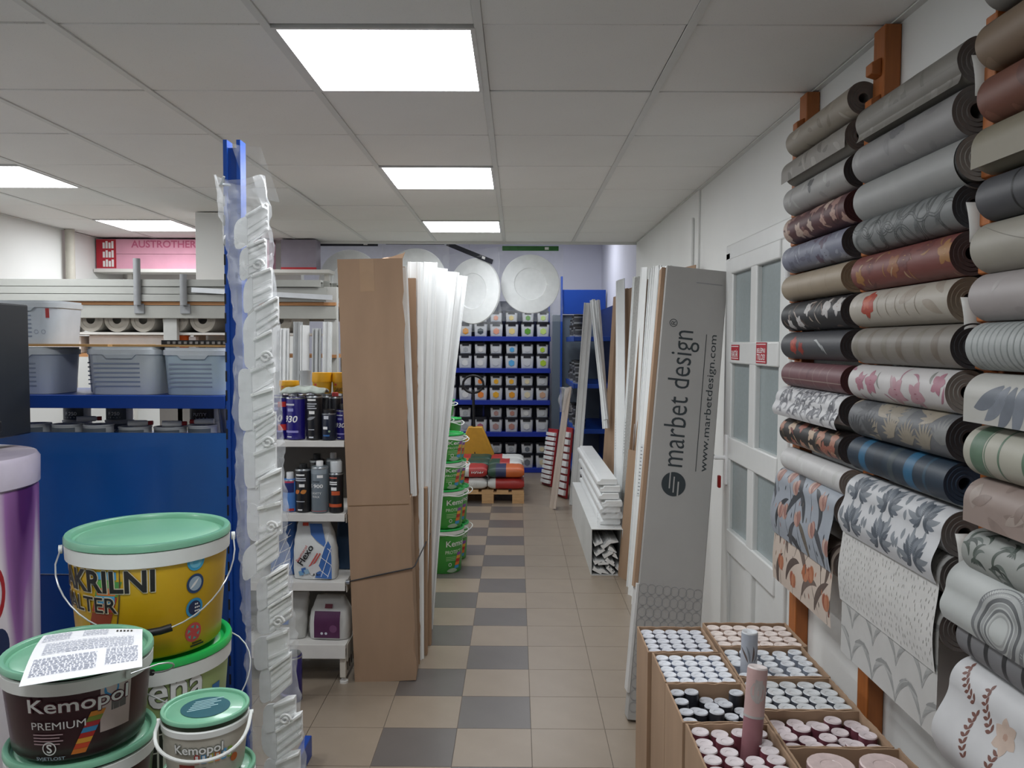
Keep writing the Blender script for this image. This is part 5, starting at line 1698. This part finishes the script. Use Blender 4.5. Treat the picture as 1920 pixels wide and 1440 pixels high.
# ================================================================== CENTRE LEFT: WHITE GONDOLA WITH CANS
WSH = M('#d6d4cf', .5, noise=.03)
WF = 4.05
t = thing('white_gondola', 'white metal shop shelving with cans, bottles and small sacks', 'shelving', (0, 0, 0))
WX0, WX1 = -2.0, -.868
for z, th, d0 in ((1.255, .028, 0.0), (.883, .036, 0.0), (.532, .042, .0), (.208, .07, .0)):
    MB().b2(WX0, WX1, WF + d0, WF + .45, z - .022, z).b2(WX0, WX1, WF + d0 - .004, WF + d0 + .008, z - th, z + .003).build('shelf', WSH, t, bevel=.002)
    MB().b2(WX1 + .001, WX1 + .006, WF + .02, WF + .45, z - th * 1.3, z - .004).build('bracket', M('#b9b4aa', .5), t, smooth=0)
MB().b2(WX0, WX1, WF + .45, WF + .465, .1, 1.45).build('back_panel', M('#6b6763', .7, noise=.05), t, smooth=0)
for x in (WX1 - .03, -1.9):
    MB().b2(x, x + .03, WF + .45, WF + .5, 0, 1.48).build('upright', WSH, t, bevel=.002)
    MB().b2(x - .002, x + .028, WF + .01, WF + .45, .035, .135).build('base_leg', M('#c9c3b7', .5), t, bevel=.002)
    MB().lathe([(.022, 0), (.022, .012), (.012, .015), (.012, .036)], 16, (x + .014, WF + .035, 0), WSH).build('foot', parent=t)
for k in range(4):
    MB().b2(WX1 - .006, WX1 + .0, WF + .05 + .05 * k, WF + .058 + .05 * k, .06, .12).build('slot', BLACK, t, smooth=0)

NAVY = M('#211a72', .3, noise=.04, coat=.3)
CANK = M('#1b1b1f', .35, noise=.05, coat=.2)
CANG = M('#6f7a82', .35, noise=.05, coat=.2)
def can(loc, r, h, body, label, cap=None, capr=.5, caph=.02, printfn=None, rz=-.15, cat='can', shoulder=.92, group=None, sx=1, sy=1):
    t = thing('spray_can' if capr < .95 and caph > .02 else 'tin_can', label, cat, loc, (0, 0, rz), group=group)
    hb = h - caph
    MB().lathe([(r * .97, 0), (r, .004), (r, hb * .95), (r * shoulder, hb), (r * capr * .9, hb + .001)], 28, mat=body, sx=sx, sy=sy).build('can_body', parent=t)
    MB().lathe([(r * 1.01, hb * .945), (r * 1.02, hb * .965), (r * .96, hb * .985)], 28, mat=STEEL, caps=False, sx=sx, sy=sy).build('rim', parent=t)
    if cap:
        MB().lathe([(r * capr, hb + .0005), (r * capr, hb + caph * .9), (r * capr * .9, h)], 20, mat=cap).build('cap', parent=t)
    if printfn:
        pr = PR(lambda u, v, l: ((r + l) * sx * math.sin(u / r), -(r + l) * sy * math.cos(u / r), v))
        pr.r, pr.h = r, hb
        printfn(pr)
        pr.build('printed_label', parent=t, smooth=60)
    return t
LGT = M('#c9ccd4', .5)
def p930(pr):
    pr.text('930', -pr.r * .95, pr.h * .40, pr.r * 1.5, pr.h * .16, WHITE, shear=.2)
    pr.rect(-pr.r * .8, pr.h * .80, pr.r * 1.1, pr.h * .04, LGT, 6, 1)
    pr.rect(-pr.r * .5, pr.h * .66, pr.r * .7, pr.h * .07, M('#8f93c8', .5), 4, 1)
    pr.rect(-pr.r * .8, pr.h * .16, pr.r * 1.5, pr.h * .05, M('#8f8cc4', .5), 6, 1)
    pr.rect(-pr.r * .6, pr.h * .05, pr.r * .6, pr.h * .025, LGT, 4, 1)
def pblack(pr):
    pr.rect(-pr.r * .5, pr.h * .88, pr.r * 1.1, pr.h * .04, WHITE, 6, 1)
    for k in range(3):
        pr.rect(-pr.r * .6, pr.h * (.70 + .05 * k), pr.r * (1.3 - .2 * (k % 2)), pr.h * .02, LGT, 6, 1)
    pr.rect(-pr.r * .25, pr.h * .58, pr.r * .7, pr.h * .07, WHITE, 4, 1)
    pr.leaf(-pr.r * .6, pr.h * .46, pr.r * 1.2, pr.h * .07, .2, M('#8f9296', .5), .2)
    pr.rect(-pr.r * .4, pr.h * .22, pr.r * .8, pr.h * .015, LGT, 4, 1); pr.rect(-pr.r * .3, pr.h * .04, pr.r * .6, pr.h * .03, LGT, 4, 1)
def porange(pr):
    pr.rect(-pr.r * .6, pr.h * .84, pr.r * 1.2, pr.h * .035, WHITE, 6, 1)
    for k in range(2):
        pr.rect(-pr.r * .75, pr.h * (.72 + .045 * k), pr.r * 1.5, pr.h * .025, LGT, 6, 1)
    pr.rect(-pr.r * .1, pr.h * .58, pr.r * .7, pr.h * .07, WHITE, 4, 1)
    pr.leaf(-pr.r * .75, pr.h * .44, pr.r * .8, pr.h * .1, .4, M('#d0742f', .5), .2)
    pr.leaf(pr.r * .1, pr.h * .45, pr.r * .8, pr.h * .1, .3, M('#c9803a', .5), .2)
    pr.rect(-pr.r * .6, pr.h * .24, pr.r * 1.2, pr.h * .015, LGT, 6, 1); pr.rect(-pr.r * .3, pr.h * .04, pr.r * .6, pr.h * .03, WHITE, 4, 1)
def pwax(pr):
    pr.rect(pr.r * .1, pr.h * .76, pr.r * .7, pr.h * .06, WHITE, 4, 1)
    pr.rect(-pr.r * .5, pr.h * .66, pr.r * .9, pr.h * .03, M('#3f474e', .5), 4, 1)
    pr.text('S 900', -pr.r * .9, pr.h * .54, pr.r * 1.7, pr.h * .08, WHITE)
    pr.text('CAVITY', -pr.r * .8, pr.h * .40, pr.r * 1.4, pr.h * .05, WHITE); pr.text('WAX', -pr.r * .6, pr.h * .325, pr.r * 1.0, pr.h * .05, WHITE)
    pr.rect(-pr.r * 1.3, pr.h * .03, pr.r * 2.6, pr.h * .012, M('#b0504a', .5), 10, 1); pr.rect(-pr.r * 1.3, pr.h * .84, pr.r * 2.6, pr.h * .1, M('#8d98a0', .5), 10, 1)
def pspray(pr):
    pr.rect(-pr.r * .7, pr.h * .86, pr.r * 1.2, pr.h * .03, M('#c96a5a', .5), 6, 1)
    for k in range(2):
        pr.rect(-pr.r * .7, pr.h * (.70 + .05 * k), pr.r * 1.2, pr.h * .03, WHITE, 6, 1)
    pr.rect(-pr.r * .35, pr.h * .56, pr.r * .8, pr.h * .08, WHITE, 4, 1)
    pr.rect(-pr.r * .3, pr.h * .44, pr.r * 1.2, pr.h * .1, M('#c0542c', .5), 6, 1)
    pr.rect(-pr.r * 1.2, pr.h * .14, pr.r * 2.4, pr.h * .08, M('#c0542c', .5), 10, 1)
def pdark(pr):
    pr.rect(-pr.r * .35, pr.h * .78, pr.r * .7, pr.h * .12, LGT, 4, 1)
    pr.rect(-pr.r * .5, pr.h * .40, pr.r * .7, pr.h * .1, WHITE, 4, 1)
    pr.disc(pr.r * .45, pr.h * .33, pr.h * .04, M('#8fa48a', .5), 10)
    pr.rect(-pr.r * .5, pr.h * .14, pr.r, pr.h * .06, M('#2f5f96', .5), 6, 1)
z1 = 1.2585
def cx(x, Y=4.13):
    return (x - 968) * Y / 1512.0
can((cx(552), 4.14, z1), .049, .232, NAVY, 'tall blue can marked 930 on the top white shelf', STEEL, .3, .014, p930, -.2)
can((cx(588), 4.13, z1), .041, .238, CANK, 'tall black can beside the blue 930 can on the top white shelf', STEEL, .3, .012, pblack, -.2)
can((cx(617), 4.11, z1), .036, .155, M('#141c30', .35, coat=.2), 'short dark blue can with white rim on the top white shelf', BLACK, .85, .018, pdark, -.2)
can((cx(641), 4.15, z1), .036, .18, NAVY, 'blue can half hidden by the brown tower on the top white shelf', BLACK, .5, .03, p930, -.2)
can((cx(521), 4.16, z1), .045, .235, NAVY, 'blue can peeping out beside the clear hanging bag on the top shelf', STEEL, .3, .012, lambda pr: (p930(pr), pr.rect(pr.r * .2, pr.h * .2, pr.r, pr.h * .14, M('#c8342c', .5), 5, 1), pr.rect(pr.r * .2, pr.h * .74, pr.r, pr.h * .12, M('#c8342c', .5), 5, 1)), -.2)
can((cx(620), 4.22, z1), .034, .235, CANK, 'black tin behind the short dark blue can', M('#a93a3a', .5), .5, .02, None)
can((cx(640), 4.30, z1), .042, .225, NAVY, 'blue can at the back of the top white shelf by the brown tower', STEEL, .9, .01, None)
can((cx(596), 4.30, z1), .045, .225, CANK, 'black can at the back of the top white shelf', STEEL, .9, .01, None)
can((cx(540), 4.31, z1), .055, .235, NAVY, 'blue can at the back of the top white shelf behind the 930 can', STEEL, .9, .01, None)
# lying pack, cup and yellow tubs above
mb = MB()
mb.grid(lambda a, b: (cx(528) + .225 * a, 4.09 + .11 * b, z1 + .2395 + .034 * math.sin(PI * (.06 + .88 * b)) * math.sin(PI * (.05 + .9 * a)) ** .4 + .003 * math.sin(21 * a)), 16, 8)
tag(mb.build('folded_pack', M('#b9c2ba', .4, noise=.2, scale=30), smooth=60, solid=.012), 'pale green wrapped pack lying across the tall cans', 'pack')
o = MB().lathe([(.024, 0), (.026, .045), (.031, .075), (.029, .075), (.024, .005), (.002, .005)], 20, mat=M('#a7a9aa', .4)).build('grey_cup')
o.location = (cx(571, 4.16), 4.16, z1 + .2395 + .036)
tag(o, 'small grey plastic cup standing on the wrapped pack', 'cup')
YT = M('#d39a1c', .4, noise=.05)
def ytub(x, Y, z, w, h, lab):
    t = thing('yellow_tub', lab, 'tub', (cx(x, Y), Y, z), group='yellow tubs above the cans')
    MB().lathe([(w * .46, 0), (w * .5, h * .55)], 28, mat=M('#b98a1c', .4)).build('tub_body', parent=t)
    MB().lathe([(w * .52, h * .55), (w * .53, h * .6), (w * .51, h)], 28, mat=YT).build('lid', parent=t)
    pr = PR(lambda u, v, l: ((w * .49 + l) * math.sin(u / (w * .5)), -(w * .49 + l) * math.cos(u / (w * .5)), v))
    pr.text('GARANT', -w * .32, h * .08, w * .5, h * .2, BLACK)
    pr.rect(-w * .35, h * .38, w * .16, h * .1, M('#a8352a', .5), 2, 1)
    pr.build('printed_label', parent=t, smooth=60)
ytub(603, 4.30, z1 + .2262, .102, .11, 'yellow tub with a bright lid stacked above the black cans')
ytub(640, 4.31, z1 + .2262, .098, .11, 'yellow tub half hidden by the brown tower')
ytub(541, 4.31, z1 + .2362, .10, .055, 'flat yellow tub above the blue cans near the clear bag')
# second shelf
z2 = .8865
can((cx(567), 4.12, z2), .040, .245, CANK, 'black can with orange pictures on the second white shelf', BLACK, .5, .022, porange, -.2)
can((cx(599), 4.11, z2), .043, .262, CANG, 'grey can marked S 900 CAVITY WAX with a white cap', WHITE, .42, .026, pwax, -.2)
can((cx(630), 4.11, z2), .0365, .262, CANK, 'black spray can with orange band and clear cap', M('#c6cacc', .25), .82, .058, pspray, -.2)
can((cx(582), 4.25, z2), .040, .28, CANK, 'black capped can standing behind the grey cavity wax can', BLACK, .5, .03, None)
can((cx(613), 4.25, z2), .040, .285, CANG, 'grey can with white cap behind the spray can', WHITE, .42, .03, None)
can((cx(541), 4.13, z2), .037, .20, M('#4f83c9', .4), 'light blue spray can beside the clear hanging bag on the second shelf', M('#d9dadb', .3), .5, .035, lambda pr: (pr.rect(-pr.r, pr.h * .6, pr.r * 2, pr.h * .3, M('#1d2a6a', .5), 8, 1), pr.rect(-pr.r, pr.h * .9, pr.r * 2, pr.h * .05, M('#b93a5a', .5), 8, 1), pr.rect(0, pr.h * .02, pr.r, pr.h * .08, REDC, 4, 1)), -.2)
# third shelf: standing sacks
def standing_sack(loc, w, d_, h, mat, label, rz, printfn=None, slump=.0, topw=.55):
    t = thing('small_sack', label, 'sack', loc, (0, 0, rz))
    mb = MB()
    nz, nr = 12, 24
    rnd = random.Random(int(w * 9999))
    vv, ff = [], []
    for i in range(nz + 1):
        q = i / nz
        dd = d_ * (1 - (1 - .22) * max(0, (q - .45) / .55) ** 1.4)
        ww = w * (1 - (1 - topw) * max(0, (q - .6) / .4) ** 1.5) * (.97 + .03 * math.sin(q * 6))
        if i == 0:
            dd *= .92
        for k in range(nr):
            a = 2 * PI * k / nr
            sq = lambda v: math.copysign(abs(v) ** .5, v)
            vv.append((sq(math.cos(a)) * ww / 2 + slump * q * q + rnd.uniform(-.0025, .0025), sq(math.sin(a)) * dd / 2 + rnd.uniform(-.0025, .0025), h * q))
    for i in range(nz):
        for k in range(nr):
            ff.append((i * nr + k, i * nr + (k + 1) % nr, (i + 1) * nr + (k + 1) % nr, (i + 1) * nr + k))
    ff += [tuple(range(nr))[::-1], tuple(nz * nr + k for k in range(nr))]
    mb.add(vv, ff, mat).build('sack_body', parent=t, smooth=60)
    if printfn:
        def mp(u, v, l):
            v = min(max(v, .003), h * .985)
            q = v / h
            dd = d_ * (1 - (1 - .22) * max(0, (q - .45) / .55) ** 1.4)
            ww = w * (1 - (1 - topw) * max(0, (q - .6) / .4) ** 1.5) * .43
            u = min(max(u, -ww), ww)
            return (u + slump * q * q, -dd / 2 - .0045 - l, v)
        pr = PR(mp)
        printfn(pr)
        pr.build('printing', parent=t, smooth=60)
    return t
PLAID = M('#3a66a8', .55, noise=.1)
def pflexo(pr):
    w, h = .215, .285
    PB = PLAID
    pr.add([pr.mp(a, b, .001) for a, b in ((-.02, .283), (.045, .283), (.075, .16), (.02, .20), (-.01, .23))], [(0, 1, 2, 3, 4)], PB)
    pr.add([pr.mp(a, b, .001) for a, b in ((.105, .005), (.105, .17), (.08, .2), (.06, .16), (.01, .01))], [(0, 1, 2, 3, 4)], PB)
    for k in range(4):
        pr.rect(.02 + .028 * k - .04, .02 + .05 * k, .15, .003, WHITE, 4, 1, rot=-.75 + .1)
    for k in range(3):
        pr.rect(.0 + .035 * k, .005, .003, .26, WHITE, 1, 6, rot=-.35)
    pr.text('Flexo', -.055, .07, .115, .034, BLACK, rot=1.0)
    pr.text('Baumacol', -.078, .09, .095, .014, M('#b9342f', .5), rot=1.0)
    for k in range(2):
        pr.rect(-.02 + .014 * k, .06, .09, .007, M('#c0504a', .5), 2, 1, rot=1.0)
    pr.rect(-.01, .022, .06, .045, M('#d0d0d0', .5), 2, 2, rot=.5)
    pr.text('5 kg', .0, .018, .036, .014, BLACK)
    for k in range(3):
        pr.rect(-.07 + .014 * k, .018 + .008 * ((k * 2) % 3), .024, .024, M(('#6f9bbd', '#3a66a8', '#8fb0c4')[k], .5), 1, 1, rot=.3)
    pr.rect(-.055, .272, .03, .016, M('#c9442f', .5), 2, 1)
z3 = .5355
standing_sack((cx(590, 4.15), 4.15, z3), .225, .11, .298, M('#d2d4d2', .5, noise=.05), 'white and blue small sack lettered Flexo on the third white shelf', -.05, pflexo, topw=.75, slump=-.01)
standing_sack((cx(527, 4.19), 4.22, z3), .14, .10, .290, PLAID, 'blue plaid small sack beside the Flexo sack', 0, lambda pr: [pr.rect(-.06 + .045 * k, .01, .003, .25, WHITE, 1, 5, rot=-.4) for k in range(4)] + [pr.rect(-.06, .03 + .06 * k, .12, .003, WHITE, 3, 1, rot=.5) for k in range(4)], topw=.9)
standing_sack((cx(646, 4.30), 4.34, z3), .12, .10, .25, M('#2f4a6a', .6), 'dark blue sack at the back of the third white shelf', 0, None, topw=.9)
z4 = .2115
PURL = M('#4d2346', .45, noise=.1)
standing_sack((cx(617, 4.18), 4.19, z4), .215, .15, .215, M('#c3c3bf', .5, noise=.06), 'white sack with a purple label on the lowest white shelf', -.05, lambda pr: (pr.rect(-.07, .012, .135, .135, PURL, 5, 5), pr.disc(-.03, .035, .007, LGT, 10), pr.disc(-.008, .035, .007, LGT, 10), pr.disc(.03, .06, .02, M('#6a3f62', .5), 16), pr.rect(-.02, .16, .04, .02, M('#6d2a3a', .5), 3, 1)), topw=.7)
standing_sack((cx(540, 4.16), 4.18, z4), .16, .12, .235, M('#b9b9b4', .5, noise=.1), 'crumpled white sack leaning on the lowest white shelf near the clear bag', .1, lambda pr: pr.rect(-.06, .08, .05, .09, M('#3f6fb5', .5), 2, 3), topw=.8, slump=.03)
can((-1.098, 3.88, 0), .052, .235, NAVY, 'blue can marked 930 standing on the floor before the white shelving', STEEL, .9, .008, p930, -.3, shoulder=.97)

# ================================================================== BROWN TOWER AND WHITE TRIMS
o, m, L_ = torn_carton((-.672, 4.10, 0), (-.728, 4.0, 2.168), .316, .19, 'tall plain brown carton tower at the aisle corner with torn side', (1, .05, 0), tear=.44, seed=2)
MB().add([(.02, .02, L_ - .01), (.15, .03, L_ - .02), (.17, .06, L_ + .035), (.14, .12, L_ + .02), (.06, .13, L_ + .012)], [(0, 1, 2, 3, 4)]).build('torn_flap', CARD, o, smooth=0, solid=.005)
MB().b2(-.152, .152, -.0012, .0, .93, .935).build('crease', CARD_IN, o, smooth=0)
MB().b2(-.05, .02, -.0012, .0002, L_ - .16, L_ - .002).build('tape', M('#a88a6c', .3, noise=.04), o, smooth=0)
G2 = 'white trims standing behind the brown tower'
trim((-.535, 4.20, .95), (-.575, 4.14, 2.14), .035, .02, 'white trim edge showing through the torn side of the brown tower', (1, .3, 0), 0, group=G2)
trim((-.545, 4.38, 0), (-.545, 4.36, 2.19), .085, .03, 'broad white moulded trim right behind the brown tower', (1, .2, 0), 0, group=G2, bend=.0)
trim((-.545, 4.50, 0), (-.475, 4.47, 2.2), .075, .03, 'second white moulded trim behind the brown tower', (1, .2, 0), 2, group=G2, bend=.0)
trim((-.545, 4.62, 0), (-.43, 4.60, 2.18), .08, .03, 'third white trim fanning toward the aisle', (1, .2, 0), 1, group=G2, bend=-.015)
trim((-.548, 4.74, 0), (-.375, 4.72, 2.17), .085, .03, 'fourth white trim fanning toward the aisle', (1, .2, 0), 0, group=G2, bend=-.02)
trim((-.545, 4.86, 0), (-.335, 4.86, 2.16), .08, .032, 'outermost glossy white trim leaning furthest into the aisle', (1, .2, 0), 2, group=G2, bend=-.02)
torn_carton((-.60, 4.32, 0), (-.62, 4.32, 2.1), .16, .10, 'brown carton with torn edge wedged behind the tower', (1, .1, 0), tear=.5, seed=14, right_open=False)
for i, (y, lab) in enumerate(((4.45, 'short brown carton piece standing behind the tower'), (4.60, 'short brown carton piece beside the fanned trims'))):
    tag(MB().b2(-.56 - .0, -.495 + .006 * i, y, y + .05, 0, .95 + .12 * i, CARD).build('carton_piece', bevel=.003), lab, 'carton')
t = thing('strap', 'thin dark strap tied around the brown tower and trims', 'strap', (0, 0, 0))
MB().tube([(-.862, 4.075, .53), (-.85, 4.066, .535), (-.67, 4.068, .575), (-.527, 4.072, .605), (-.518, 4.09, .61), (-.500, 4.42, .645), (-.492, 4.64, .66)], .0035, 6).build('cord', DARK, t)
MB().lathe([(.012, -.01), (.012, .01)], 12, (-.858, 4.07, .53), STEEL, 'X').build('knob', parent=t)

# ================================================================== GREEN BUCKET STACKS
GRB = M('#3f9a3c', .4, noise=.12, scale=4, coat=.2)
def p_green(pr):
    R, h = pr.R, pr.h
    pr.text('Kemopol ', .02, h * .56, .26, .058 * h / .33, WHITE)
    pr.text('PROTECT', .015, h * .44, .15, .026 * h / .33, M('#cfe0c8', .5))
    pr.rect(-.115, .02, .006, h * .72, M('#b8d6a8', .5), 1, 1)
    for k in range(3):
        pr.rect(.02, h * .36 - .012 * k, .09, .004, M('#a9cf9a', .5), 4, 1)
    for k, c in enumerate(('#3f8fc4', '#d8742c', '#b9302a', '#e0a03a', '#8a4aa0')):
        pr.rect(.095 + .006 * k, h * .10 + .025 * k, .05, .024, M(c, .5), 4, 1, shear=.006)
    pr.leaf(.03, h * .06, .10, .035, .1, M('#9fb39a', .5), -.3)
    pr.disc(.055, h * .2, .014, WHITE, 14, r0=.7)
    pr.rect(-.075, .02, .014, .025, WHITE)
stk = ((0, .345, .33), (.345, .30, .325), (.645, .215, .30), (.86, .205, .29), (1.065, .13, .21), (1.195, .125, .20))
for i, (z, h, dd) in enumerate(stk):
    bucket((-.565 - (.012 if i > 3 else 0) + .004 * (i % 2) + (.012 if i == 3 else 0) - (.03 if i == 4 else 0), 6.2, z + .001 * i), dd, h - .001, GRB, GREENL,
           ('bottom', 'second', 'third', 'fourth', 'fifth', 'topmost')[i] + ' green Kemopol bucket in the front stack by the trims', .12, p_green if i < 4 or i == 4 else None, (.02, 1.15, .004), 'green buckets in the front stack')
stk2 = ((0, .30, .32), (.30, .30, .32), (.60, .21, .28), (.81, .205, .27), (1.015, .13, .20))
for i, (z, h, dd) in enumerate(stk2):
    bucket((-.545, 6.56, z + .001 * i), dd, h - .001, GRB, GREENL, ('bottom', 'second', 'third', 'fourth', 'topmost')[i] + ' green bucket in the rear stack behind the green buckets', .1, p_green if i < 4 else None, (.03, 1.2, .004), 'green buckets in the rear stack')

# ================================================================== LONG-GOODS RACK ON THE LEFT
RY = 5.0
GREYB = M('#9a9a94', .5, noise=.04)
t = thing('profile_rack', 'grey and wood storage rack carrying long profiles behind the blue gondola', 'rack', (0, 0, 0))
MB().b2(-3.5, -1.12, RY, RY + .04, 1.90, 1.982).build('beam', GREYB, t, bevel=.003)
MB().b2(-3.5, -1.12, RY + .5, RY + .54, 1.90, 1.982).build('beam', GREYB, t, bevel=.003)
MB().b2(-3.5, -1.12, RY - .005, RY + .54, 1.983, 2.003).build('wooden_deck', M('#a9794e', .7, noise=.15, stretch=(.5, 6, 6)), t, smooth=0)
MB().b2(-3.5, -1.12, RY + .0, RY + .54, 1.66, 1.68).build('wooden_deck', M('#a9794e', .7, noise=.15, stretch=(.5, 6, 6)), t, smooth=0)
for x in (-3.45, -2.20, -1.2):
    MB().b2(x, x + .085, RY + .02, RY + .06, 0, 2.1 if x > -2 else 2.02).build('upright', M('#b2b2ae', .5), t, bevel=.003)
    MB().b2(x, x + .085, RY + .49, RY + .53, 0, 2.0).build('upright', M('#b2b2ae', .5), t, bevel=.003)
for x, zt in ((-2.335, 2.265), (-2.05, 2.17)):
    MB().tube([(x, RY - .03, 1.98), (x, RY - .03, zt)], .021, 12).build('stop_post', M('#8a8c8e', .5), t)
    MB().b2(x - .03, x + .03, RY - .01, RY + .0, 1.93, 1.99).build('stop_bracket', M('#8a8c8e', .5), t, smooth=0)
rnd = random.Random(31)
PG = [M(c, .45, noise=.03) for c in ('#9d9e99', '#868781', '#b0b1ac', '#74756f', '#bcbdb8')]
for i in range(14):
    lv, cl_ = i // 5, i % 5
    zb = 2.005 + lv * .046
    yb = RY + .02 + cl_ * .085 + rnd.uniform(-.01, .01)
    x0_ = -3.48 + rnd.uniform(0, .1)
    x1_ = -1.13 - rnd.uniform(0, .12)
    m_, Lp = frame((x0_, yb, zb), (x1_, yb + rnd.uniform(-.02, .02), zb + .0), (0, 1, 0))
    w_ = .07
    prof = [(-w_ / 2, .042), (-w_ / 2, 0), (-w_ * .42, 0), (-w_ * .38, .030), (w_ * .38, .030), (w_ * .42, 0), (w_ / 2, 0), (w_ / 2, .042)]
    o = MB().prism(prof, 0, Lp, PG[i % 5]).build('long_profile', smooth=0)
    o.matrix_world = m_
    tag(o, '%s grey channel profile in the %s layer on the rack deck' % (('front', 'second', 'third', 'fourth', 'rear')[cl_], ('bottom', 'middle', 'top')[lv]), 'profile', 'long grey profiles on the rack')
trim((-2.0, RY - .02, 2.075), (-1.13, RY - .04, 2.03), .03, .012, 'perforated silver angle strip slanting over the rack beam', (0, 0, 1), 2, M('#c9cccf', .3, metal=.4), name='angle_strip')
# rolls lying in the rack with their ends to the front
ROLLM = M('#cfccc4', .6, noise=.06)
for i, (px, r) in enumerate(((5, .078), (53, .078), (101, .078), (190, .078), (238, .078), (286, .076), (345, .08), (395, .08), (535, .08))):
    x = (px - 968) * 5.2 / 1512
    t = thing('lying_roll', '%s cream roll lying endwise in the grey rack, counted from the picture edge' % (ordn + ('eighth', 'ninth', 'tenth', 'eleventh'))[i], 'roll', (x, RY + .063, 1.6805 + r), group='cream rolls in the rack')
    zc = 0
    MB().lathe([(r, 0), (r, .43)], 28, mat=ROLLM, axis='Y', caps=False).lathe([(r * .35, 0.002), (r * .5, 0), (r * .7, .003), (r * .72, 0), (r, 0)], 28, mat=M('#b9b4a9', .7), axis='Y', caps=False).build('roll_body', parent=t)
    t.location.z = 1.6805 + r + .135
# support deck for the rolls
tag(MB().b2(-3.4, -1.3, RY + .061, RY + .485, 1.7995, 1.814, M('#d8d6d0', .6)).build('white_board', smooth=0), 'white board carrying the cream rolls inside the rack', 'board')
tag(MB().b2(-2.72, -2.23, RY + .12, RY + .4, 1.681, 1.796, M('#dcdcda', .5)).build('white_carton', bevel=.006), 'white wrapped carton on the lower rack deck', 'carton')
tag(MB().b2(-2.98, -2.76, RY + .1, RY + .4, 1.681, 1.79, M('#e0e0de', .5)).build('white_carton', bevel=.006), 'plain white carton beside the wrapped one on the lower deck', 'carton')
t = thing('orange_tub', 'orange plastic tub on the lower rack deck', 'tub', ((339 - 968) * 5.1 / 1512, RY + .13, 1.681))
MB().lathe([(.035, 0), (.042, .112), (.044, .115), (.038, .115), (.002, .112)], 24, mat=M('#d2601e', .45)).build('tub_body', parent=t)
t2 = MB().b2(-2.075, -2.03, RY + .1, RY + .15, 1.681, 1.79, M('#d5d2d2', .5)).build('white_box', bevel=.003)
tag(t2, 'slim white box next to the orange tub', 'box')

# pink insulation boards and grey pack high up
t = thing('pink_insulation', 'pink insulation boards lettered AUSTROTHERM stacked under the ceiling', 'insulation', (0, 0, 0))
PINK = M('#dba0b4', .75, noise=.05, scale=10)
MB().b2(-3.60, -2.12, 6.93, 7.12, 2.38, 2.505).build('board', PINK, t, smooth=0)
MB().b2(-3.60, -2.12, 6.93, 7.12, 2.508, 2.632).build('board', PINK, t, smooth=0)
pr = PR(flat((-3.60, 6.93, 2.385), (1, 0, 0), (0, 0, 1), (0, -1, 0)))
REDL = M('#b02535', .6)
pr.rect(-.0, .0, .17, .245, REDL)
for i in range(3):
    for j in range(4):
        pr.rect(.055 + .025 * j, .012 + .078 * i, .019, .05 + .012 * (j % 2), WHITE)
pr.text('AUSTROTHERM', .30, .175, .62, .062, M('#c0607f', .7))
pr.build('printing', parent=t, smooth=0)
t = thing('insulation_rack', 'hidden high shelf carrying the insulation boards', 'shelf', (0, 0, 0))
t['label'] = 'high white shelf under the pink insulation boards'
MB().b2(-3.61, -1.6, 6.90, 7.125, 2.35, 2.378).build('shelf', WSH, t, smooth=0)
for x in (-3.4, -2.6, -1.68):
    MB().b2(x, x + .04, 7.06, 7.12, 0, 2.35).build('upright', WSH, t, smooth=0)
t = thing('grey_pack', 'grey insulation pack with a red lower stripe under the ceiling', 'insulation', (0, 0, 0))
MB().b2(-2.02, -1.72, 6.94, 7.1, 2.38, 2.635).build('pack_body', M('#8e8794', .7), t, smooth=0)
MB().b2(-2.022, -1.718, 6.938, 6.945, 2.382, 2.40).build('red_stripe', M('#b3202c', .5), t, smooth=0)

# vertical white and grey profiles standing behind the white gondola
rnd = random.Random(77)
PV = [M(c, .45) for c in ('#b9bbbb', '#d8dada', '#e3e5e5', '#a2a5a6', '#d0d2d2', '#b4b7b8', '#c9cccc')]
for i in range(7):
    x = -1.52 + .062 * i
    zt = 1.88 - .02 * (i % 3)
    trim((x, 4.72 + .02 * (i % 2), 0), (x + rnd.uniform(-.01, .02), 4.86, zt), .05, .03, '%s pale upright profile behind the cans, counted from the clear bag' % ordn[i], (1, 0, 0), i % 3, PV[i], 'upright profiles behind the cans', name='upright_profile', cat='profile')
